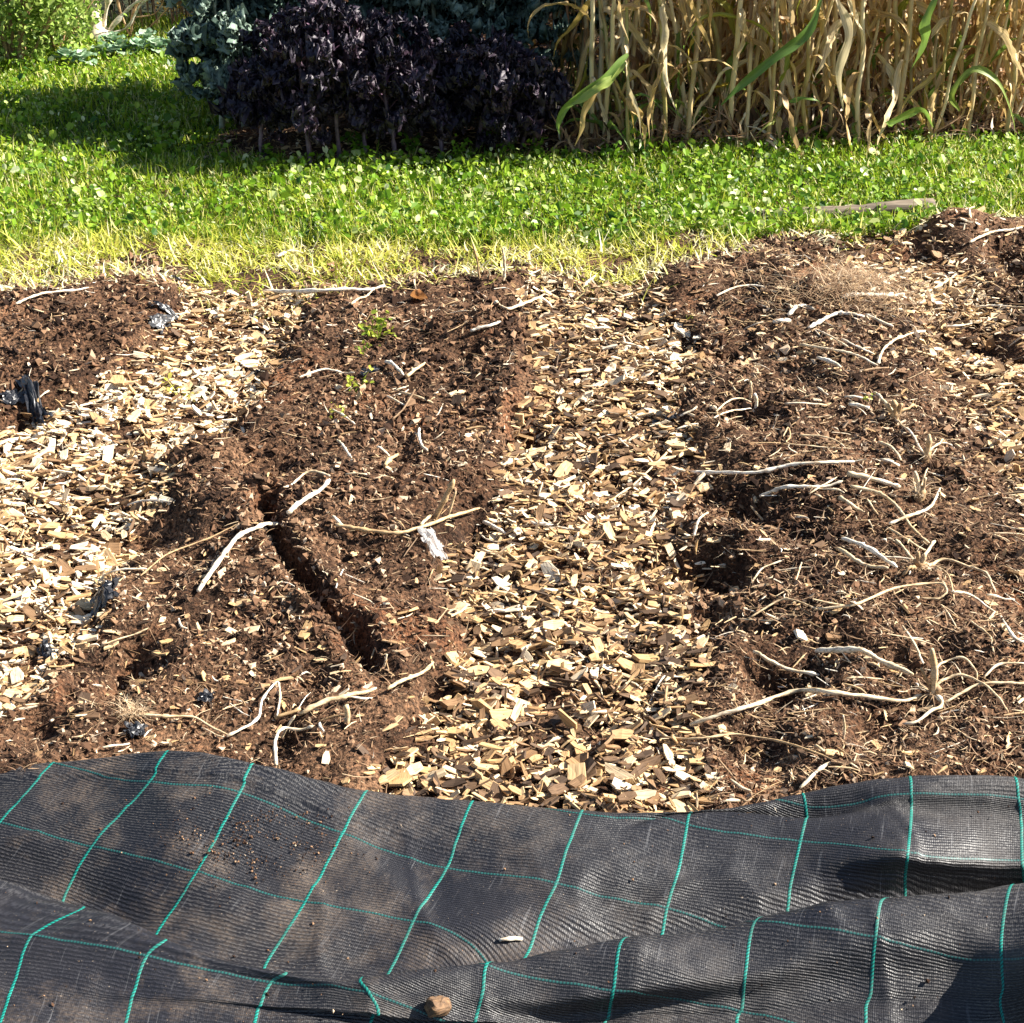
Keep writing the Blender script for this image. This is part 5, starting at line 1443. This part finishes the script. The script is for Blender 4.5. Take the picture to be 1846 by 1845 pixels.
# hand-placed leaves: the broad green leaf that droops at the front left
def big_leaf(points, w, mat, lab, seed):
    """leaf blade along (px, py, y offset from the stand front)"""
    P3 = []
    for a, b_, yy in points:
        a_, b2, c2 = ray(a, b_); t = yy / b2
        P3.append((float(a_ * t), yy, float(CAM_H + c2 * t)))
    q = smooth_poly(np.array(P3), 26)
    r = np.random.default_rng(seed)
    t = np.gradient(q, axis=0); t /= np.linalg.norm(t, axis=1)[:, None]
    s = np.cross(t, np.array([0, -1, .35])); s /= np.linalg.norm(s, axis=1)[:, None]
    nn = np.cross(s, t)
    f = np.linspace(0, 1, 26)
    wd = w * np.sin(math.pi * np.clip(f * .93 + .04, 0, 1)) ** .8 * (1 + .18 * np.sin(f * 17 + seed)) * (1 - .6 * f)
    wd = wd * 1.25
    s = s * np.cos(np.cumsum(r.normal(0, .12, 26)))[:, None] + nn * np.sin(np.cumsum(r.normal(0, .12, 26)))[:, None]
    V = np.zeros((26, 5, 3)); loc = np.zeros((26, 5, 3))
    for i in range(5):
        b_ = i / 2 - 1
        V[:, i] = q + s * (b_ * wd * .5)[:, None] + nn * (abs(b_) * wd * .18 + .1 * wd * np.sin(f * 20 + b_ * 2) * abs(b_))[:, None]
        loc[:, i, 0] = f * .5; loc[:, i, 1] = b_ * w * .5
    idx = np.arange(130).reshape(26, 5)
    F = np.stack([idx[:-1, :-1], idx[:-1, 1:], idx[1:, 1:], idx[1:, :-1]], -1).reshape(-1, 4)
    return raw_mesh('leaf', V.reshape(-1, 3), F, mat, {'loc': loc.reshape(-1, 3)}, smooth=True)
def attach(me, host_label):
    host = next(o for o in col.objects if o.get('label') == host_label)
    bpy.context.view_layer.update()
    o = obj('leaf', me, host); o.matrix_parent_inverse = host.matrix_world.inverted()
yf = 5.72
attach(big_leaf([(1132, 98, yf), (1112, 118, yf - .03), (1085, 150, yf - .06), (1050, 172, yf - .07), (1020, 195, yf - .05), (1006, 225, yf - .04), (1009, 242, yf - .04)], .038, m_mgreen, '', 1), FM[0][2])
attach(big_leaf([(1128, 112, yf - .01), (1105, 140, yf - .05), (1078, 158, yf - .08), (1048, 180, yf - .08), (1030, 190, yf - .07)], .04, m_mgreen, '', 8), FM[0][2])
attach(big_leaf([(1090, 148, yf - .06), (1068, 175, yf - .05), (1052, 205, yf - .05), (1049, 232, yf - .05), (1036, 264, yf - .04)], .026, m_maize, '', 2), FM[0][2])
attach(big_leaf([(1480, 0, 5.85), (1455, 60, 5.83), (1390, 110, 5.8), (1330, 160, 5.8), (1300, 190, 5.8)], .042, m_mgreen, '', 3), FM[4][2])
attach(big_leaf([(1505, -10, 5.88), (1530, 60, 5.83), (1512, 130, 5.83), (1520, 200, 5.85)], .035, m_maize, '', 4), FM[6][2])
attach(big_leaf([(1620, 215, 5.93), (1600, 225, 5.9), (1640, 205, 5.93), (1665, 200, 5.95), (1682, 230, 5.95)], .03, m_mgreen, '', 5), FM[8][2])
attach(big_leaf([(1730, 200, 5.95), (1715, 170, 5.9), (1755, 125, 5.9), (1800, 150, 5.9), (1825, 210, 5.92), (1830, 245, 5.95)], .03, m_maize, '', 6), FM[10][2])
attach(big_leaf([(1690, -10, 5.98), (1668, 40, 5.95), (1665, 80, 5.95), (1640, 130, 5.95)], .035, m_mgreen, '', 7), FM[7][2])

# ------------------------------------------------------------------ background at the upper left
def leafy_mass(name, x0, y0, w_, d_, h_, n, size, mat, lab, cat, seed, tone=.5, stems=8, stemtone=.4, parent=None):
    r = np.random.default_rng(seed)
    z0 = float(G(x0, y0, False)[0])
    o = empty(name, (x0, y0, z0), label=lab, category=cat)
    a = r.normal(0, 1, (n, 3)); a /= np.linalg.norm(a, axis=1)[:, None]
    rad = r.random(n) ** .45
    cl = 1 + .3 * np.sin(a[:, 0] * 7 + seed) * np.sin(a[:, 2] * 6 + 1) + .15 * r.normal(0, 1, n)
    q = a * (rad * cl)[:, None] * np.array([w_ / 2, d_ / 2, h_ / 2]) + np.array([0, 0, h_ * .5])
    q[:, 2] = np.abs(q[:, 2]) + .01
    V, F = leaflets(q[:, 0], q[:, 1], q[:, 2], r.uniform(.6, 1.3, n) * size, .7)
    obj('foliage', raw_mesh('foliage', V, F, mat, {'tone': np.repeat(np.clip(r.normal(tone, .22, n), 0, 1), 6)}), o, kind='stuff')
    for i in range(stems):
        e = np.array([r.normal(0, w_ * .22), r.normal(0, d_ * .22), h_ * r.uniform(.6, .95)])
        pts = np.array([(e[0] * .1, e[1] * .1, -.02), e * .5 + r.normal(0, .02, 3), e])
        obj('stem', stem_mesh('stem', pts, .006, .003, stemtone, seed * 50 + i, m=10, sides=5), o)
    return o
def gp(a, b_):
    x, y = on_z(a, b_, 0.0); return float(x), float(y)
x, y = gp(20, 118); leafy_mass('leafy_shrub', x, y + .05, 1.0, .6, .75, 5200, .021, m_paleleaf, 'pale green leafy shrub at the upper left corner', 'shrub', 1, .55, 14)
x, y = gp(92, 100); leafy_mass('leafy_shrub', x, y + .1, .42, .4, .42, 1500, .019, m_paleleaf, 'smaller pale green shrub beside the row of cabbages', 'shrub', 2, .5, 8)
x, y = gp(318, 40); leafy_mass('golden_shrub', x + .02, y + .1, .5, .4, .6, 2600, .011, m_goldleaf, 'small golden leaved shrub behind the cabbages', 'shrub', 3, .5, 8)
# cabbages
def cabbage_leaf(seed, L=.17, W=.075):
    r = np.random.default_rng(seed)
    ns, k = 12, 7
    s = np.linspace(0, 1, ns); A, B = np.meshgrid(s, np.linspace(-1, 1, k), indexing='ij')
    ang = .2 + 1.3 * s ** 1.3
    cx = np.cumsum(np.sin(ang)) * L / ns; cz = np.cumsum(np.cos(ang)) * L / ns
    wd = .008 + W * np.sin(math.pi * np.clip(A * .82 + .06, 0, 1)) ** .9
    off = .3 * wd * B ** 2 + .008 * np.abs(B) * np.sin(A * 16 + 2 * B + seed)
    V = np.stack([cx[:, None] - np.cos(ang)[:, None] * off, B * wd, cz[:, None] + np.sin(ang)[:, None] * off], -1).reshape(-1, 3)
    idx = np.arange(ns * k).reshape(ns, k)
    F = np.stack([idx[:-1, :-1], idx[:-1, 1:], idx[1:, 1:], idx[1:, :-1]], -1).reshape(-1, 4)
    return raw_mesh('leaf', V, F, m_cab, {'tone': (np.exp(-(np.abs(B) * wd / .006) ** 2) * .8).ravel()}, smooth=True)
CL = [cabbage_leaf(i) for i in range(4)]
for i, (a, b_) in enumerate([(120, 112), (150, 116), (190, 100), (222, 100), (252, 98), (283, 96), (312, 92), (338, 88), (205, 82), (268, 80)]):
    x, y = gp(a, b_ + 6); r = np.random.default_rng(700 + i)
    o = empty('cabbage_plant', (x, y, float(G(x, y, False)[0])), r.uniform(0, 6), label=(f'leafy cabbage plant in the row beyond the lawn, {NTH[i]} from the left' if i < 8 else f'cabbage plant in the rear row beyond the lawn, {NTH[i - 8]} from the left'), category='cabbage plant', group='cabbage plants beyond the lawn')
    obj('stem', stem_mesh('stem', np.array([(0, 0, -.02), (0, 0, .02), (.003, 0, .045)]), .008, .009, .5, 5, m_kstem_g, m=5), o)
    for j in range(10):
        lf = obj('leaf', CL[j % 4], o); f = j / 9
        lf.location = (0, 0, .015 + .03 * f); lf.rotation_euler = (r.normal(0, .15), .75 - .9 * f, j * 2.4); s_ = r.uniform(.34, .52) * (1 - .25 * f); lf.scale = (s_, s_, s_)
# small bare tree
def branchy(name, a, b_, lab, cat, seed, specs, tone, mat=m_stem):
    x, y = gp(a, b_); z = float(G(x, y, False)[0])
    o = empty(name, (x, y, z), label=lab, category=cat)
    for i, (pts, r0, r1, nm) in enumerate(specs):
        obj(nm, stem_mesh(nm, np.array(pts, float), r0, r1, tone, seed + i, mat, m=18, sides=8), o)
    return o
branchy('bare_tree', 176, 76, 'small bare tree with a pale trunk behind the cabbages', 'tree', 800, [
    ([(0, 0, -.05), (-.005, 0, .1), (.0, 0, .22), (.03, .02, .5), (.02, .03, 1.1), (.08, .05, 1.9)], .024, .010, 'trunk'),
    ([(-.0, 0, .16), (-.05, 0, .19), (-.12, -.02, .24), (-.2, -.04, .5), (-.3, 0, 1.0)], .008, .004, 'branch'),
    ([(.02, .0, .0), (.10, 0, .10), (.22, .02, .2), (.36, .02, .26), (.6, 0, .5)], .009, .004, 'branch'),
    ([(.02, .01, .0), (.06, 0, .15), (.12, 0, .34), (.2, .05, .8)], .010, .005, 'branch'),
    ([(.05, .01, .04), (.16, 0, .08), (.25, 0, .20), (.4, -.02, .25)], .006, .003, 'branch'),
    ([(.0, 0, .5), (-.15, .05, .9), (-.25, .1, 1.4)], .009, .004, 'branch'), ([(.02, 0, .8), (.2, .05, 1.2), (.35, .1, 1.7)], .008, .004, 'branch')], .97)
branchy('twiggy_shrub', 150, 72, 'brown leaning twigs left of the small bare tree', 'shrub', 830, [
    ([(0, 0, 0), (-.08, 0, .12), (-.16, .02, .3), (-.25, .1, .7)], .008, .004, 'branch'), ([(.0, 0, 0), (-.14, 0, .03), (-.26, .0, .12), (-.36, 0, .4)], .005, .003, 'branch'), ([(0, 0, 0), (-.04, .02, .2), (-.02, .05, .5)], .006, .003, 'branch')], .5)
branchy('twiggy_shrub', 235, 66, 'brown branching twigs right of the small bare tree', 'shrub', 850, [
    ([(0, 0, 0), (.03, 0, .12), (.08, .0, .26), (.1, .1, .7)], .006, .003, 'branch'), ([(0, 0, 0), (.10, 0, .05), (.2, .02, .14), (.36, 0, .3)], .005, .003, 'branch'), ([(0, 0, 0), (-.05, .02, .2), (-.02, .05, .5)], .006, .003, 'branch'), ([(.04, 0, .1), (.14, 0, .12), (.2, 0, .2)], .004, .002, 'branch')], .5)
# dark hedge across the back, added tall above view to shade the background
r = np.random.default_rng(9)
hed = empty('hedge', (-.5, 9.2, 0), label='dark hedge of leaves and twigs, built tall behind to shade the background', category='hedge')
n = 27000
hx = r.uniform(-5.5, 5.5, n); hz = r.random(n) ** .8 * 2.3; hy = -.75 + .35 * fbm(hx, hz, .5, 3) + np.abs(r.normal(0, .35, n))
V, F = leaflets(hx, hy, hz, r.uniform(.015, .035, n), .9)
obj('foliage', raw_mesh('foliage', V, F, m_bgleaf, {'tone': np.repeat(np.clip(r.normal(.35, .25, n), 0, 1), 6)}), hed, kind='stuff')
n = 1500
tx = r.uniform(-5.5, 5.5, n)
V, F, nv = ribbons(tx, r.uniform(-1.0, .3, n), np.zeros(n), r.uniform(.3, 1.6, n), r.uniform(.005, .012, n), r.uniform(0, 6.3, n), np.abs(r.normal(.2, .25, n)), r.normal(.2, .3, n), 5)
obj('twigs', raw_mesh('twigs', V, F, m_fibre, {'tone': np.repeat(np.clip(r.normal(.2, .15, n), 0, 1), nv)}), hed, kind='stuff')
